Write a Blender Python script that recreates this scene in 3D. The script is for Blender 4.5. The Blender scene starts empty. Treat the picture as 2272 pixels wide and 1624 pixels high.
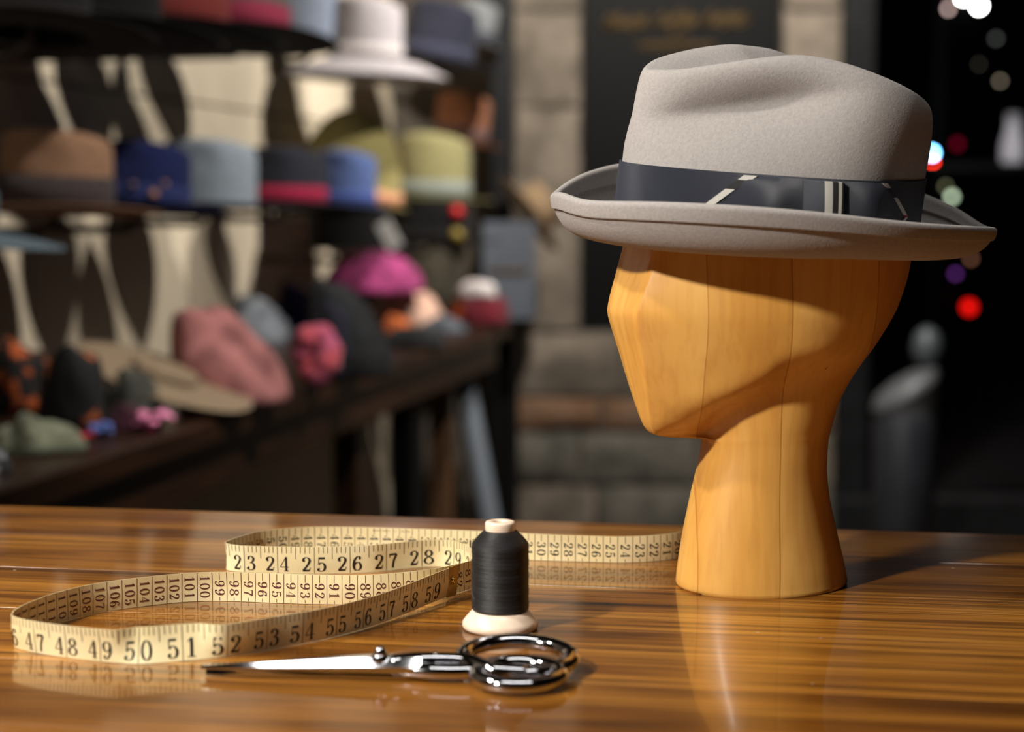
import bpy, math, random
from mathutils import Vector, Matrix, noise, Euler
random.seed(7)
PI = math.pi
scene = bpy.context.scene
COL = scene.collection

# ------------------------------------------------------------------ camera
TABLE_Z = 0.90                      # top of the work table
EYE_Z = TABLE_Z + 0.258             # camera height
FPX = 3800.0                        # focal length in pixels of the 2272 x 1624 frame
PITCH = math.atan(362.0 / FPX)
CP, SP = math.cos(PITCH), math.sin(PITCH)
cam_data = bpy.data.cameras.new('camera')
cam_data.sensor_width = 23.5
cam_data.lens = FPX / 2272.0 * 23.5
cam_data.clip_start = 0.05
cam_data.clip_end = 80
cam_data.dof.use_dof = True
cam_data.dof.focus_distance = 1.12
cam_data.dof.aperture_fstop = 2.75
cam = bpy.data.objects.new('camera', cam_data)
cam.location = (0, 0, EYE_Z)
cam.rotation_euler = (PI / 2 - PITCH, 0, 0)
COL.objects.link(cam)
scene.camera = cam

# ------------------------------------------------------------------ world, lamps, exposure
world = bpy.data.worlds.new('night')
scene.world = world
world.use_nodes = True
bg = world.node_tree.nodes['Background']
bg.inputs[0].default_value = (0.85, 0.80, 0.75, 1)
bg.inputs[1].default_value = 0.005
scene.view_settings.view_transform = 'Standard'
scene.view_settings.look = 'None'
scene.view_settings.exposure = 0.10
scene.view_settings.gamma = 1.0
scene.view_settings.use_curve_mapping = False

def spot(name, loc, target, power, col, angle=60, blend=0.5, radius=0.04):
    d = bpy.data.lights.new(name, 'SPOT')
    d.energy = power; d.color = col; d.spot_size = math.radians(angle); d.spot_blend = blend
    d.shadow_soft_size = radius
    o = bpy.data.objects.new(name, d)
    o.location = loc
    o.rotation_euler = (Vector(target) - Vector(loc)).to_track_quat('-Z', 'Y').to_euler()
    COL.objects.link(o)
    return o
WARM = (1.0, 0.935, 0.85)
def tube_lamp(name, loc, rot, size, power, col):
    d = bpy.data.lights.new(name, 'AREA'); d.shape = 'RECTANGLE'; d.size, d.size_y = size; d.energy = power; d.color = col
    o = bpy.data.objects.new(name, d); o.location = loc; o.rotation_euler = rot; COL.objects.link(o); return o
# the shop's ceiling spots over the work table
spot('ceiling_spot', (-1.12, 0.05, 2.05), (0.08, 1.08, 1.06), 160, WARM, 74, 0.5, 0.06)
spot('ceiling_spot', (-1.10, 0.90, 2.35), (0.10, 1.12, 1.05), 66, WARM, 60, 0.6, 0.06)
spot('ceiling_spot', (0.25, 2.6, 2.75), (0.0, 1.35, 0.9), 3, WARM, 60, 0.6, 0.05)
# ceiling strip light across the table
tube_lamp('ceiling_strip', (-0.1, 0.72, 2.92), (0, 0, 0), (1.25, 0.15), 8, (1.0, 0.97, 0.93))
# aisle spots aimed at the hat wall
for (x, y), tx, ty, pw in (((0.62, 2.55), -0.93, 3.15, 150), ((0.95, 3.75), -0.62, 4.45, 150)):
    spot('wall_spot', (x, y, 2.52), (tx, ty, 1.05), pw, WARM, 62, 0.6, 0.03)
# lamp further along the shop
spot('wall_spot', (0.55, 4.2, 2.8), (0.3, 5.8, 1.0), 230, WARM, 95, 0.6, 0.05)

# ------------------------------------------------------------------ helpers
def ray(px, py):
    return Vector(((px - 1136) / FPX, CP - SP * (py - 812) / FPX, -SP - CP * (py - 812) / FPX))
def at(px, py, D):                  # the point seen at a pixel of the photograph, D metres along the camera axis
    return Vector((0, 0, EYE_Z)) + ray(px, py) * D
def ground(px, py, z=TABLE_Z):      # the point of a horizontal plane seen at a pixel
    r = ray(px, py)
    return Vector((0, 0, EYE_Z)) + r * ((z - EYE_Z) / r.z)
def proj(p):
    d = Vector(p) - Vector((0, 0, EYE_Z))
    t = d.y * CP - d.z * SP
    return 1136 + FPX * d.x / t, 812 - FPX * (d.y * SP + d.z * CP) / t
def at_y(px, py, Y):
    r = ray(px, py)
    return Vector((0, 0, EYE_Z)) + r * (Y / r.y)
def lerp(a, b, t): return a + (b - a) * t
def sstep(a, b, x):
    t = max(0.0, min(1.0, (x - a) / (b - a))); return t * t * (3 - 2 * t)
def table_lerp(tab, x):
    if x <= tab[0][0]: return tab[0][1:] if len(tab[0]) > 2 else tab[0][1]
    for p, q in zip(tab, tab[1:]):
        if x <= q[0]:
            t = (x - p[0]) / (q[0] - p[0])
            r = tuple(lerp(a, b, t) for a, b in zip(p[1:], q[1:]))
            return r if len(r) > 1 else r[0]
    return tab[-1][1:] if len(tab[-1]) > 2 else tab[-1][1]
def smooth_lerp(tab, x):            # Catmull-Rom through a table of (x, value)
    n = len(tab)
    if x <= tab[0][0]: return tab[0][1]
    if x >= tab[-1][0]: return tab[-1][1]
    for i in range(n - 1):
        if x <= tab[i + 1][0]:
            x1, y1 = tab[i]; x2, y2 = tab[i + 1]
            m1 = (tab[min(i + 1, n - 1)][1] - tab[max(i - 1, 0)][1]) / (tab[min(i + 1, n - 1)][0] - tab[max(i - 1, 0)][0])
            m2 = (tab[min(i + 2, n - 1)][1] - tab[i][1]) / (tab[min(i + 2, n - 1)][0] - tab[i][0])
            h = x2 - x1; t = (x - x1) / h
            return (2*t**3 - 3*t*t + 1)*y1 + (t**3 - 2*t*t + t)*h*m1 + (-2*t**3 + 3*t*t)*y2 + (t**3 - t*t)*h*m2

def mesh(name, verts, faces, mat, parent=None, smooth=True, uvs=None, sharp=None):
    me = bpy.data.meshes.new(name)
    me.from_pydata([tuple(v) for v in verts], [], faces)
    if uvs:
        lay = me.uv_layers.new(name='UVMap')
        for l in me.loops: lay.data[l.index].uv = uvs[l.vertex_index]
    me.polygons.foreach_set('use_smooth', [smooth] * len(me.polygons))
    if sharp: me.set_sharp_from_angle(angle=math.radians(sharp))
    me.materials.append(mat)
    me.update()
    o = bpy.data.objects.new(name, me)
    COL.objects.link(o)
    if parent is not None: o.parent = parent
    return o
def tag(o, label, cat, group=None, kind=None):
    o['label'] = label; o['category'] = cat
    if group: o['group'] = group
    if kind: o['kind'] = kind
    return o
def struct(o, label=None):
    o['kind'] = 'structure'
    if label: o['label'] = label
    return o
def empty(name, loc=(0, 0, 0), rot=(0, 0, 0)):
    o = bpy.data.objects.new(name, None)
    o.empty_display_size = 0.05
    o.location = loc; o.rotation_euler = rot
    COL.objects.link(o)
    return o
def thing(name, label, cat, loc=(0, 0, 0), rot=(0, 0, 0), group=None):
    return tag(empty(name, loc, rot), label, cat, group)

class MB:                           # collects shapes into one mesh
    def __init__(s): s.v = []; s.f = []
    def add(s, v, f):
        b = len(s.v); s.v += [Vector(x) for x in v]; s.f += [tuple(i + b for i in q) for q in f]
        return s
    def box(s, lo, hi, bev=0.0, mtx=None):
        lo = Vector(lo); hi = Vector(hi)
        if bev <= 0:
            v = [Vector((x, y, z)) for x in (lo.x, hi.x) for y in (lo.y, hi.y) for z in (lo.z, hi.z)]
            f = [(0, 1, 3, 2), (4, 6, 7, 5), (0, 4, 5, 1), (2, 3, 7, 6), (0, 2, 6, 4), (1, 5, 7, 3)]
        else:
            v = []; f = []
            for z, ins in ((lo.z, bev), (lo.z + bev, 0), (hi.z - bev, 0), (hi.z, bev)):
                a, b, c, d = lo.x + ins, hi.x - ins, lo.y + ins, hi.y - ins
                k = bev if ins == 0 else bev * 0.4
                v += [Vector(p) for p in ((a + k, c, z), (b - k, c, z), (b, c + k, z), (b, d - k, z), (b - k, d, z), (a + k, d, z), (a, d - k, z), (a, c + k, z))]
            for r in range(3):
                for i in range(8):
                    j = (i + 1) % 8
                    f.append((r*8 + i, r*8 + j, r*8 + 8 + j, r*8 + 8 + i))
            f += [tuple(range(7, -1, -1)), tuple(range(24, 32))]
        if mtx: v = [mtx @ p for p in v]
        return s.add(v, f)
    def grid(s, rings, closed=True, cap0=False, cap1=False):
        m = len(rings[0]); v = [p for r in rings for p in r]; f = []
        for i in range(len(rings) - 1):
            for j in range(m if closed else m - 1):
                k = (j + 1) % m
                f.append((i*m + j, i*m + k, (i+1)*m + k, (i+1)*m + j))
        if cap0: f.append(tuple(range(m - 1, -1, -1)))
        if cap1: f.append(tuple(range((len(rings)-1)*m, len(rings)*m)))
        return s.add(v, f)
    def lathe(s, prof, n=32, c=(0, 0, 0), sx=1.0, sy=1.0, cap0=True, cap1=True):
        c = Vector(c)
        return s.grid([[c + Vector((r*sx*math.cos(2*PI*k/n), r*sy*math.sin(2*PI*k/n), z)) for k in range(n)] for r, z in prof], True, cap0, cap1)
    def tube(s, pts, rad, n=8, closed=False, flat=1.0):
        pts = [Vector(p) for p in pts]; m = len(pts); rings = []; up = None
        for i, p in enumerate(pts):
            a = pts[(i - 1) % m] if (closed or i > 0) else p
            b = pts[(i + 1) % m] if (closed or i < m - 1) else p
            d = (b - a).normalized()
            if up is None:
                up = Vector((0, 0, 1)) if abs(d.z) < 0.9 else Vector((1, 0, 0))
            side = d.cross(up).normalized(); u2 = side.cross(d).normalized(); up = u2
            r = rad[i] if isinstance(rad, (list, tuple)) else rad
            rings.append([p + side*r*math.cos(2*PI*k/n) + u2*r*flat*math.sin(2*PI*k/n) for k in range(n)])
        if closed: rings.append(rings[0])
        return s.grid(rings, True, not closed, not closed)
    def build(s, name, mat, parent=None, smooth=True, sharp=None):
        return mesh(name, s.v, s.f, mat, parent, smooth, None, sharp)
def catmull(P, n=12, closed=False):
    P = [Vector(p) for p in P]; Q = []; m = len(P)
    def g(i):
        if closed: return P[i % m]
        if i < 0: return 2*P[0] - P[1]
        if i >= m: return 2*P[-1] - P[-2]
        return P[i]
    for i in range(m if closed else m - 1):
        a, b, c, d = g(i-1), g(i), g(i+1), g(i+2)
        for k in range(n):
            t = k / n
            Q.append(0.5*((2*b) + (c - a)*t + (2*a - 5*b + 4*c - d)*t*t + (3*b - a - 3*c + d)*t**3))
    if not closed: Q.append(P[-1].copy())
    return Q

# ------------------------------------------------------------------ materials
def lin(c):
    return tuple(((x/255)/12.92 if x/255 <= 0.04045 else ((x/255 + 0.055)/1.055)**2.4) for x in c)
class NT:
    def __init__(s, name):
        s.m = bpy.data.materials.new(name); s.m.use_nodes = True
        s.t = s.m.node_tree; s.b = s.t.nodes['Principled BSDF']
    def n(s, kind, **kw):
        o = s.t.nodes.new(kind)
        for k, v in kw.items():
            if k in o.inputs: o.inputs[k].default_value = v
            else: setattr(o, k, v)
        return o
    def l(s, a, b): s.t.links.new(a, b)
    def coords(s, which='Object', scale=(1, 1, 1), rnd=0.0):
        tc = s.n('ShaderNodeTexCoord'); mp = s.n('ShaderNodeMapping'); mp.inputs['Scale'].default_value = scale
        s.l(tc.outputs[which], mp.inputs['Vector'])
        if rnd:
            oi = s.n('ShaderNodeObjectInfo'); mu = s.n('ShaderNodeMath', operation='MULTIPLY'); mu.inputs[1].default_value = rnd
            cb = s.n('ShaderNodeCombineXYZ'); s.l(oi.outputs['Random'], mu.inputs[0])
            for i in range(3): s.l(mu.outputs[0], cb.inputs[i])
            s.l(cb.outputs[0], mp.inputs['Location'])
        return mp.outputs[0]
    def ramp(s, fac, stops):
        r = s.n('ShaderNodeValToRGB'); e = r.color_ramp.elements
        while len(e) < len(stops): e.new(0.5)
        for k, (p, c) in enumerate(stops):
            e[k].position = p; e[k].color = (*c, 1)
        s.l(fac, r.inputs[0]); return r.outputs[0]
    def bump(s, h, strength, dist=0.001):
        b = s.n('ShaderNodeBump'); b.inputs['Strength'].default_value = strength; b.inputs['Distance'].default_value = dist
        s.l(h, b.inputs['Height']); s.l(b.outputs[0], s.b.inputs['Normal']); return b
    def noise(s, vec, scale, detail=4, rough=0.5, dist=0.0):
        o = s.n('ShaderNodeTexNoise'); o.inputs['Scale'].default_value = scale; o.inputs['Detail'].default_value = detail
        o.inputs['Roughness'].default_value = rough; o.inputs['Distortion'].default_value = dist
        s.l(vec, o.inputs['Vector']); return o.outputs['Fac']
    def mix(s, fac, a, b, mode='MIX'):
        o = s.n('ShaderNodeMix', data_type='RGBA', blend_type=mode)
        for sock, v in ((o.inputs[0], fac), (o.inputs[6], a), (o.inputs[7], b)):
            if hasattr(v, 'links'): s.l(v, sock)
            elif isinstance(v, (int, float)): sock.default_value = v
            else: sock.default_value = (*v, 1)
        return o.outputs[2]
def M(name, c1, c2=None, scale=30, stretch=(1, 1, 1), rough=0.7, metal=0.0, bump=0.0, bscale=None, bdist=0.001, sheen=0.0, coat=0.0, lo=0.35, hi=0.65, spec=0.5):
    t = NT(name); p = t.b.inputs
    p['Roughness'].default_value = rough; p['Metallic'].default_value = metal; p['Specular IOR Level'].default_value = spec
    if sheen: p['Sheen Weight'].default_value = sheen; p['Sheen Roughness'].default_value = 0.5
    if coat: p['Coat Weight'].default_value = coat; p['Coat Roughness'].default_value = 0.08
    a = lin(c1)
    p['Base Color'].default_value = (*a, 1)
    v = t.coords('Object', stretch)
    if c2 is not None:
        t.l(t.ramp(t.noise(v, scale), [(lo, a), (hi, lin(c2))]), p['Base Color'])
    if bump:
        t.bump(t.noise(v, bscale or scale*4, 3), bump, bdist)
    return t.m
def felt(name, c, dark=0.86, spec=0.2, scale=90):
    return M(name, tuple(x*dark for x in c), c, scale, rough=0.95, bump=0.35, bscale=900, bdist=0.0006, sheen=0.06, spec=spec)
def emit(name, c, s):
    t = NT(name); t.b.inputs['Base Color'].default_value = (*lin(c), 1)
    t.b.inputs['Emission Color'].default_value = (*lin(c), 1); t.b.inputs['Emission Strength'].default_value = s
    return t.m
def table_wood():
    t = NT('varnished_teak'); p = t.b.inputs
    v = t.coords('Object', (1.2, 14, 14), 40)
    big = t.noise(v, 1.6, 4, 0.55, 0.6)
    v2 = t.coords('Object', (3.0, 130, 60), 17)
    fine = t.noise(v2, 1.4, 5, 0.65, 0.2)
    col = t.ramp(big, [(0.28, lin((92, 54, 14))), (0.42, lin((148, 94, 30))), (0.55, lin((182, 123, 45))), (0.75, lin((200, 142, 60)))])
    streak = t.ramp(fine, [(0.36, lin((84, 58, 38))), (0.50, lin((225, 215, 205))), (0.62, (1, 1, 1))])
    col = t.mix(0.75, col, streak, 'MULTIPLY')
    hair = t.noise(t.coords('Object', (5.0, 520, 220), 29), 1.2, 3, 0.6)
    col = t.mix(0.6, col, t.ramp(hair, [(0.36, lin((120, 92, 66))), (0.52, (1, 1, 1))]), 'MULTIPLY')
    v3 = t.coords('Object', (2.2, 26, 26), 5)
    vein = t.ramp(t.noise(v3, 1.1, 5, 0.6, 0.9), [(0.60, (1, 1, 1)), (0.70, lin((104, 72, 48)))])
    col = t.mix(0.8, col, vein, 'MULTIPLY')
    oi = t.n('ShaderNodeObjectInfo')
    tone = t.ramp(oi.outputs['Random'], [(0.0, (0.72, 0.68, 0.62)), (0.5, (0.9, 0.88, 0.85)), (1.0, (1.0, 1.0, 1.0))])
    col = t.mix(1.0, col, tone, 'MULTIPLY')
    # dust and small nicks
    vo = t.n('ShaderNodeTexVoronoi'); vo.inputs['Scale'].default_value = 55
    t.l(t.coords('Object', (1, 1, 1), 3), vo.inputs['Vector'])
    dust = t.ramp(vo.outputs['Distance'], [(0.045, (1, 1, 1)), (0.075, (0, 0, 0))])
    sel = t.ramp(t.noise(t.coords('Object', (1, 1, 1), 9), 14, 2), [(0.58, (0, 0, 0)), (0.62, (1, 1, 1))])
    k = t.mix(1.0, dust, sel, 'MULTIPLY')
    col = t.mix(k, col, lin((205, 190, 165)))
    t.l(col, p['Base Color'])
    p['Roughness'].default_value = 0.34
    p['Specular IOR Level'].default_value = 0.25; p['Coat Weight'].default_value = 0.75; p['Coat Roughness'].default_value = 0.06; p['Coat IOR'].default_value = 1.45
    t.bump(t.noise(v2, 1.4, 4), 0.10, 0.0008)
    return t.m
def head_wood():
    t = NT('glued_limewood'); p = t.b.inputs
    v = t.coords('Object', (14, 14, 2.0)); g = t.noise(v, 1.0, 4, 0.5, 0.4)
    v2 = t.coords('Object', (160, 160, 7)); f = t.noise(v2, 1.2, 4)
    col = t.ramp(g, [(0.3, lin((214, 154, 72))), (0.5, lin((230, 176, 90))), (0.7, lin((236, 188, 106)))])
    col = t.mix(0.18, col, t.ramp(f, [(0.35, lin((196, 150, 96))), (0.55, (1, 1, 1))]), 'MULTIPLY')
    # staves glued side by side
    tc = t.n('ShaderNodeTexCoord'); sx = t.n('ShaderNodeSeparateXYZ'); t.l(tc.outputs['Object'], sx.inputs[0])
    wob = t.n('ShaderNodeMath', operation='MULTIPLY_ADD'); wob.inputs[1].default_value = 0.006
    t.l(t.noise(t.coords('Object', (1, 1, 8)), 1.0, 1), wob.inputs[0]); t.l(sx.outputs[0], wob.inputs[2])
    sh = t.n('ShaderNodeMapRange'); sh.inputs['From Min'].default_value = -0.12; sh.inputs['From Max'].default_value = 0.12
    t.l(wob.outputs[0], sh.inputs['Value'])
    r = t.n('ShaderNodeValToRGB'); r.color_ramp.interpolation = 'CONSTANT'; e = r.color_ramp.elements
    st = [(0.0, (1.0, 1.0, .98)), (0.312, (0.74, 0.62, 0.5)), (0.316, (0.90, 0.84, 0.74)), (0.531, (0.68, 0.54, 0.42)), (0.5345, (1.0, 0.98, 0.94)), (0.66, (0.95, 0.91, 0.86)), (0.772, (0.66, 0.5, 0.4)), (0.7755, (0.82, 0.71, 0.6)), (0.9, (0.90, 0.84, 0.78))]
    while len(e) < len(st): e.new(0.5)
    for k, (a, c) in enumerate(st): e[k].position = a; e[k].color = (*c, 1)
    t.l(sh.outputs[0], r.inputs[0])
    col = t.mix(1.0, col, r.outputs[0], 'MULTIPLY')
    # short dark flecks in the grain
    vo = t.n('ShaderNodeTexVoronoi'); vo.inputs['Scale'].default_value = 1.0
    t.l(t.coords('Object', (55, 55, 9)), vo.inputs['Vector'])
    fl = t.ramp(vo.outputs['Distance'], [(0.04, lin((120, 70, 40))), (0.075, (1, 1, 1))])
    sel = t.ramp(t.noise(t.coords('Object', (1, 1, 1)), 26, 1), [(0.60, (0, 0, 0)), (0.63, (1, 1, 1))])
    col = t.mix(sel, col, t.mix(1.0, col, fl, 'MULTIPLY'))
    t.l(col, p['Base Color'])
    p['Roughness'].default_value = 0.42; p['Coat Weight'].default_value = 0.25; p['Coat Roughness'].default_value = 0.25
    t.bump(f, 0.05, 0.0005)
    return t.m
def grosgrain(name, c1, c2):
    t = NT(name); p = t.b.inputs
    uv = t.coords('UV', (1, 1, 1))
    w = t.n('ShaderNodeTexWave', bands_direction='X'); w.inputs['Scale'].default_value = 300; t.l(uv, w.inputs['Vector'])
    t.l(t.ramp(w.outputs['Fac'], [(0.1, lin(c1)), (0.8, lin(c2))]), p['Base Color'])
    p['Roughness'].default_value = 0.5; p['Sheen Weight'].default_value = 0.12; p['Sheen Roughness'].default_value = 0.4
    p['Sheen Tint'].default_value = (0.7, 0.75, 0.9, 1)
    t.bump(w.outputs['Fac'], 0.4, 0.0004)
    return t.m
def thread_mat():
    t = NT('black_thread'); p = t.b.inputs
    w = t.n('ShaderNodeTexWave', bands_direction='Z'); w.inputs['Scale'].default_value = 420; w.inputs['Distortion'].default_value = 1.2
    w.inputs['Detail'].default_value = 2
    t.l(t.coords('Object', (1, 1, 1)), w.inputs['Vector'])
    n = t.noise(t.coords('Object', (30, 30, 300)), 1, 3)
    t.l(t.ramp(n, [(0.3, lin((9, 9, 10))), (0.7, lin((22, 22, 25)))]), p['Base Color'])
    p['Roughness'].default_value = 0.5; p['Sheen Weight'].default_value = 0.03
    t.bump(w.outputs['Fac'], 0.6, 0.0004)
    return t.m
MAT = {}
# ------------------------------------------------------------------ the setting
CTZ = 0.80                                             # top of the display counter by the left wall
e0 = ground(0, 1085, CTZ); e1 = ground(1130, 715, CTZ)  # front edge of that counter
wd = (e1 - e0).normalized(); wn = Vector((wd.y, -wd.x, 0))
WALL_OFF = 0.52
CL = (e1 - e0).length
def W(w, off, z): return Vector((e0.x, e0.y, 0)) + wd*w - wn*off + Vector((0, 0, z))
def w_at(px, off):                                     # how far along the wall a line off metres behind the edge crosses a picture column
    a, b = -1.0, 6.0
    for _ in range(50):
        m = (a + b)/2
        if proj(W(m, off, 1.1))[0] < px: a = m
        else: b = m
    return (a + b)/2
WM = Matrix(((wd.x, -wn.x, 0, e0.x), (wd.y, -wn.y, 0, e0.y), (0, 0, 1, 0), (0, 0, 0, 1)))   # wall frame: x along, y towards the wall
YB = 5.80
MAT['plaster'] = M('beige_board', (206, 192, 168), (214, 201, 178), 3, rough=0.8, bump=0.1, bscale=60)
MAT['backing'] = M('dark_backing', (40, 32, 26), rough=0.9)
MAT['floor'] = M('dark_floor', (58, 46, 36), (74, 60, 47), 4, rough=0.5)
MAT['ceil'] = M('dark_ceiling', (80, 74, 66), rough=0.9)
MAT['stone'] = M('rough_stone', (104, 95, 84), (146, 134, 120), 7, rough=0.95, bump=0.8, bscale=24, bdist=0.01)
MAT['stone_grey'] = M('grey_stone', (84, 82, 74), (122, 116, 106), 9, rough=0.95, bump=0.8, bscale=30, bdist=0.01)
MAT['stone_rust'] = M('rust_stone', (112, 76, 48), (140, 112, 90), 6, rough=0.95, bump=0.8, bscale=30, bdist=0.01)
MAT['mortar'] = M('mortar', (74, 68, 60), (96, 88, 78), 20, rough=1.0, bump=0.6, bscale=60, bdist=0.004)
MAT['black_paint'] = M('black_paint', (9, 8, 8), rough=0.6, spec=0.2)
MAT['iron'] = M('dark_iron', (20, 21, 23), (30, 31, 34), 15, rough=0.5, metal=0.3)
MAT['asphalt'] = M('night_asphalt', (20, 20, 22), (30, 30, 32), 20, rough=0.7)
MAT['gold'] = M('gold_paint', (86, 66, 30), rough=0.6, metal=0.2)
MAT['dark_wood'] = M('dark_stained_wood', (34, 20, 12), (52, 31, 18), 5, (1, 12, 12), rough=0.35)
MAT['mid_wood'] = M('brown_wood', (78, 54, 34), (96, 68, 44), 6, (12, 12, 1), rough=0.5)
MAT['pale_wood'] = M('pale_board', (118, 98, 74), (134, 112, 86), 6, (12, 12, 1), rough=0.6)

struct(MB().box((-3.2, -1.6, -0.05), (5.0, YB + 0.35, 0.0)).build('floor', MAT['floor'], smooth=False))
struct(MB().box((-3.2, -1.6, 3.0), (5.0, YB + 0.35, 3.06)).build('ceiling', MAT['ceil'], smooth=False))
wl = struct(MB().box((-3.6, WALL_OFF + 0.012, 0), (CL + 1.0, WALL_OFF + 0.10, 3.0)).build('wall_left', MAT['backing'], smooth=False))
wl.matrix_world = WM
pan = None
for i, wx in enumerate([-1.3 + 1.2*k for k in range(5)]):
    for z0, z1 in ((0.0, 0.795), (0.795, 1.395), (1.395, 1.995), (1.995, 2.6)):
        x1 = min(wx + 1.2, CL + 0.75)
        MB().box((wx + 0.002, WALL_OFF, z0 + 0.003), (x1 - 0.002, WALL_OFF + 0.012, z1 - 0.003), 0.002).build('wall_panel', MAT['plaster'], wl, smooth=False)

# stone wall at the back: backing with the opening, then block by block
def bx(px, py): p = at_y(px, py, YB); return p.x, p.z
xL, _ = bx(1140, 0); xC, zS = bx(1288, 735); xD, _ = bx(1738, 0); xR, _ = bx(1868, 0)
xW, _ = bx(820, 0)
wb = MB()
wb.box((xW, YB, 0), (xR, YB + 0.2, zS)).box((xW, YB, zS), (xC, YB + 0.2, 3.0)).box((xD, YB, zS), (xR, YB + 0.2, 3.0)).box((xC, YB + 0.12, zS), (xD, YB + 0.2, 3.0))
wall_back = struct(wb.build('wall_back', MAT['mortar'], smooth=False))
rs = random.Random(3)
def stone(x0, x1, z0, z1, mat, depth):
    v = []; nx, nz = 5, 5
    g = 0.008
    for k in range(nz):
        for i in range(nx):
            u = i/(nx - 1); t = k/(nz - 1)
            edge = min(u, 1 - u, t, 1 - t)
            jx = rs.uniform(-1, 1)*0.006; jz = rs.uniform(-1, 1)*0.006
            d = depth*(0.35 if edge == 0 else 1.0) + rs.uniform(-0.006, 0.006)
            v.append((lerp(x0 + g, x1 - g, u) + jx, YB - d, lerp(z0 + g, z1 - g, t) + jz))
    f = [(k*nx + i, k*nx + i + 1, (k+1)*nx + i + 1, (k+1)*nx + i) for k in range(nz - 1) for i in range(nx - 1)]
    ring = [i for i in range(nx)] + [k*nx + nx - 1 for k in range(1, nz)] + [(nz-1)*nx + i for i in range(nx - 2, -1, -1)] + [k*nx for k in range(nz - 2, 0, -1)]
    b = len(v)
    for i in ring: v.append((v[i][0], YB + 0.005, v[i][2]))
    m = len(ring)
    f += [(ring[(i+1) % m], ring[i], b + i, b + (i+1) % m) for i in range(m)]
    mesh('stone_block', v, f, mat, wall_back, True, sharp=50)
def course(x0, x1, zs, wmin, wmax, mats):
    for z0, z1 in zip(zs, zs[1:]):
        x = x0
        while x < x1 - 0.01:
            w = rs.uniform(wmin, wmax)
            if x1 - (x + w) < wmin*0.6: w = x1 - x
            stone(x, x + w, z0, z1, rs.choice(mats), rs.uniform(0.02, 0.035))
            x += w
course(xL, xC, [zS, 1.10, 1.48, 1.80, 2.2, 2.6], 0.3, 0.4, [MAT['stone']])
course(xD, xR, [zS, 1.10, 1.48, 1.80, 2.2, 2.6], 0.3, 0.4, [MAT['stone']])
course(xL, xR, [zS - 0.22, zS], 0.28, 0.5, [MAT['stone'], MAT['stone_grey']])
course(xL, xR, [zS - 0.34, zS - 0.22], 0.25, 0.4, [MAT['stone_rust'], MAT['stone_grey']])
course(xL, xR, [0.0, 0.20, zS - 0.34], 0.22, 0.42, [MAT['stone_grey'], MAT['stone_grey'], MAT['stone']])

# black painted board with gold lettering in the opening
bo = thing('sign_board', 'black painted board with gold lettering set between the stone pillars', 'sign', ((xC + xD)/2, YB + 0.09, zS))
hw = (xD - xC)/2 - 0.006
MB().box((-hw, -0.02, 0.0), (hw, 0.025, 1.9), 0.004).build('board', MAT['black_paint'], bo, smooth=False)
def script(px0, px1, py, amp, n, seed):
    r = random.Random(seed); pts = []
    for i in range(n*8 + 1):
        t = i/(n*8); ph = 2*PI*t*n
        a = amp*(0.7 + 0.3*math.sin(t*9 + seed)) * (1.9 if int(t*n) % 4 == seed % 3 else 1.0)
        x, z = bx(lerp(px0, px1, t) + 16*math.sin(ph + 0.6), py - a*math.sin(ph) )
        pts.append((x - (xC + xD)/2, -0.024, z - zS))
    return pts
lt = MB()
lt.tube(script(1345, 1440, 45, 17, 5, 1), 0.006, 5); lt.tube(script(1462, 1552, 42, 20, 5, 2), 0.006, 5); lt.tube(script(1572, 1660, 38, 18, 5, 3), 0.006, 5)
lt.tube(script(1420, 1590, 95, 11, 9, 4), 0.0035, 5)
lt.build('gold_lettering', MAT['gold'], bo)['kind'] = 'stuff'

# shop window on the right with the night street behind it
GX = xR; GX2 = 4.6
win = struct(empty('window_1', (0, 0, 0)))
zt = 2.6
fr = [(bx(1870, 0)[0], bx(1938, 0)[0], 0.0), (1.98, 2.10, 0.0), (3.2, 3.3, 0.0)]
for a, b, s in fr:
    MB().box((a, YB - 0.05 + s, 0.0), (b, YB + 0.05 + s, 3.0), 0.006).build('window_post', MAT['iron'], win, smooth=False)
MB().box((xR, YB - 0.06, 0.0), (GX2, YB + 0.06, 0.16), 0.006).build('window_rail', MAT['iron'], win, smooth=False)
MB().box((xR, YB - 0.06, 2.5), (GX2, YB + 0.06, 3.0), 0.006).build('window_rail', MAT['iron'], win, smooth=False)
tg = NT('window_glass'); tr = tg.n('ShaderNodeBsdfTransparent'); gl = tg.n('ShaderNodeBsdfGlossy'); gl.inputs['Roughness'].default_value = 0.02
fz = tg.n('ShaderNodeFresnel'); fz.inputs['IOR'].default_value = 1.35; mx = tg.n('ShaderNodeMixShader')
tg.l(fz.outputs[0], mx.inputs[0]); tg.l(tr.outputs[0], mx.inputs[1]); tg.l(gl.outputs[0], mx.inputs[2])
tg.l(mx.outputs[0], tg.t.nodes['Material Output'].inputs['Surface'])
for a, b in ((fr[0][1], fr[1][0]), (fr[1][1], fr[2][0])):
    MB().box((a, YB + 0.012, 0.16), (b, YB + 0.018, 2.5)).build('pane', tg.m, win, smooth=False)
struct(MB().box((-1.0, YB + 0.36, -0.10), (14, 19, -0.04)).build('street_ground', MAT['asphalt'], smooth=False))
struct(MB().box((-1.0, 18.5, -0.04), (14, 18.8, 7)).build('far_facade', MAT['asphalt'], smooth=False))

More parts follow.
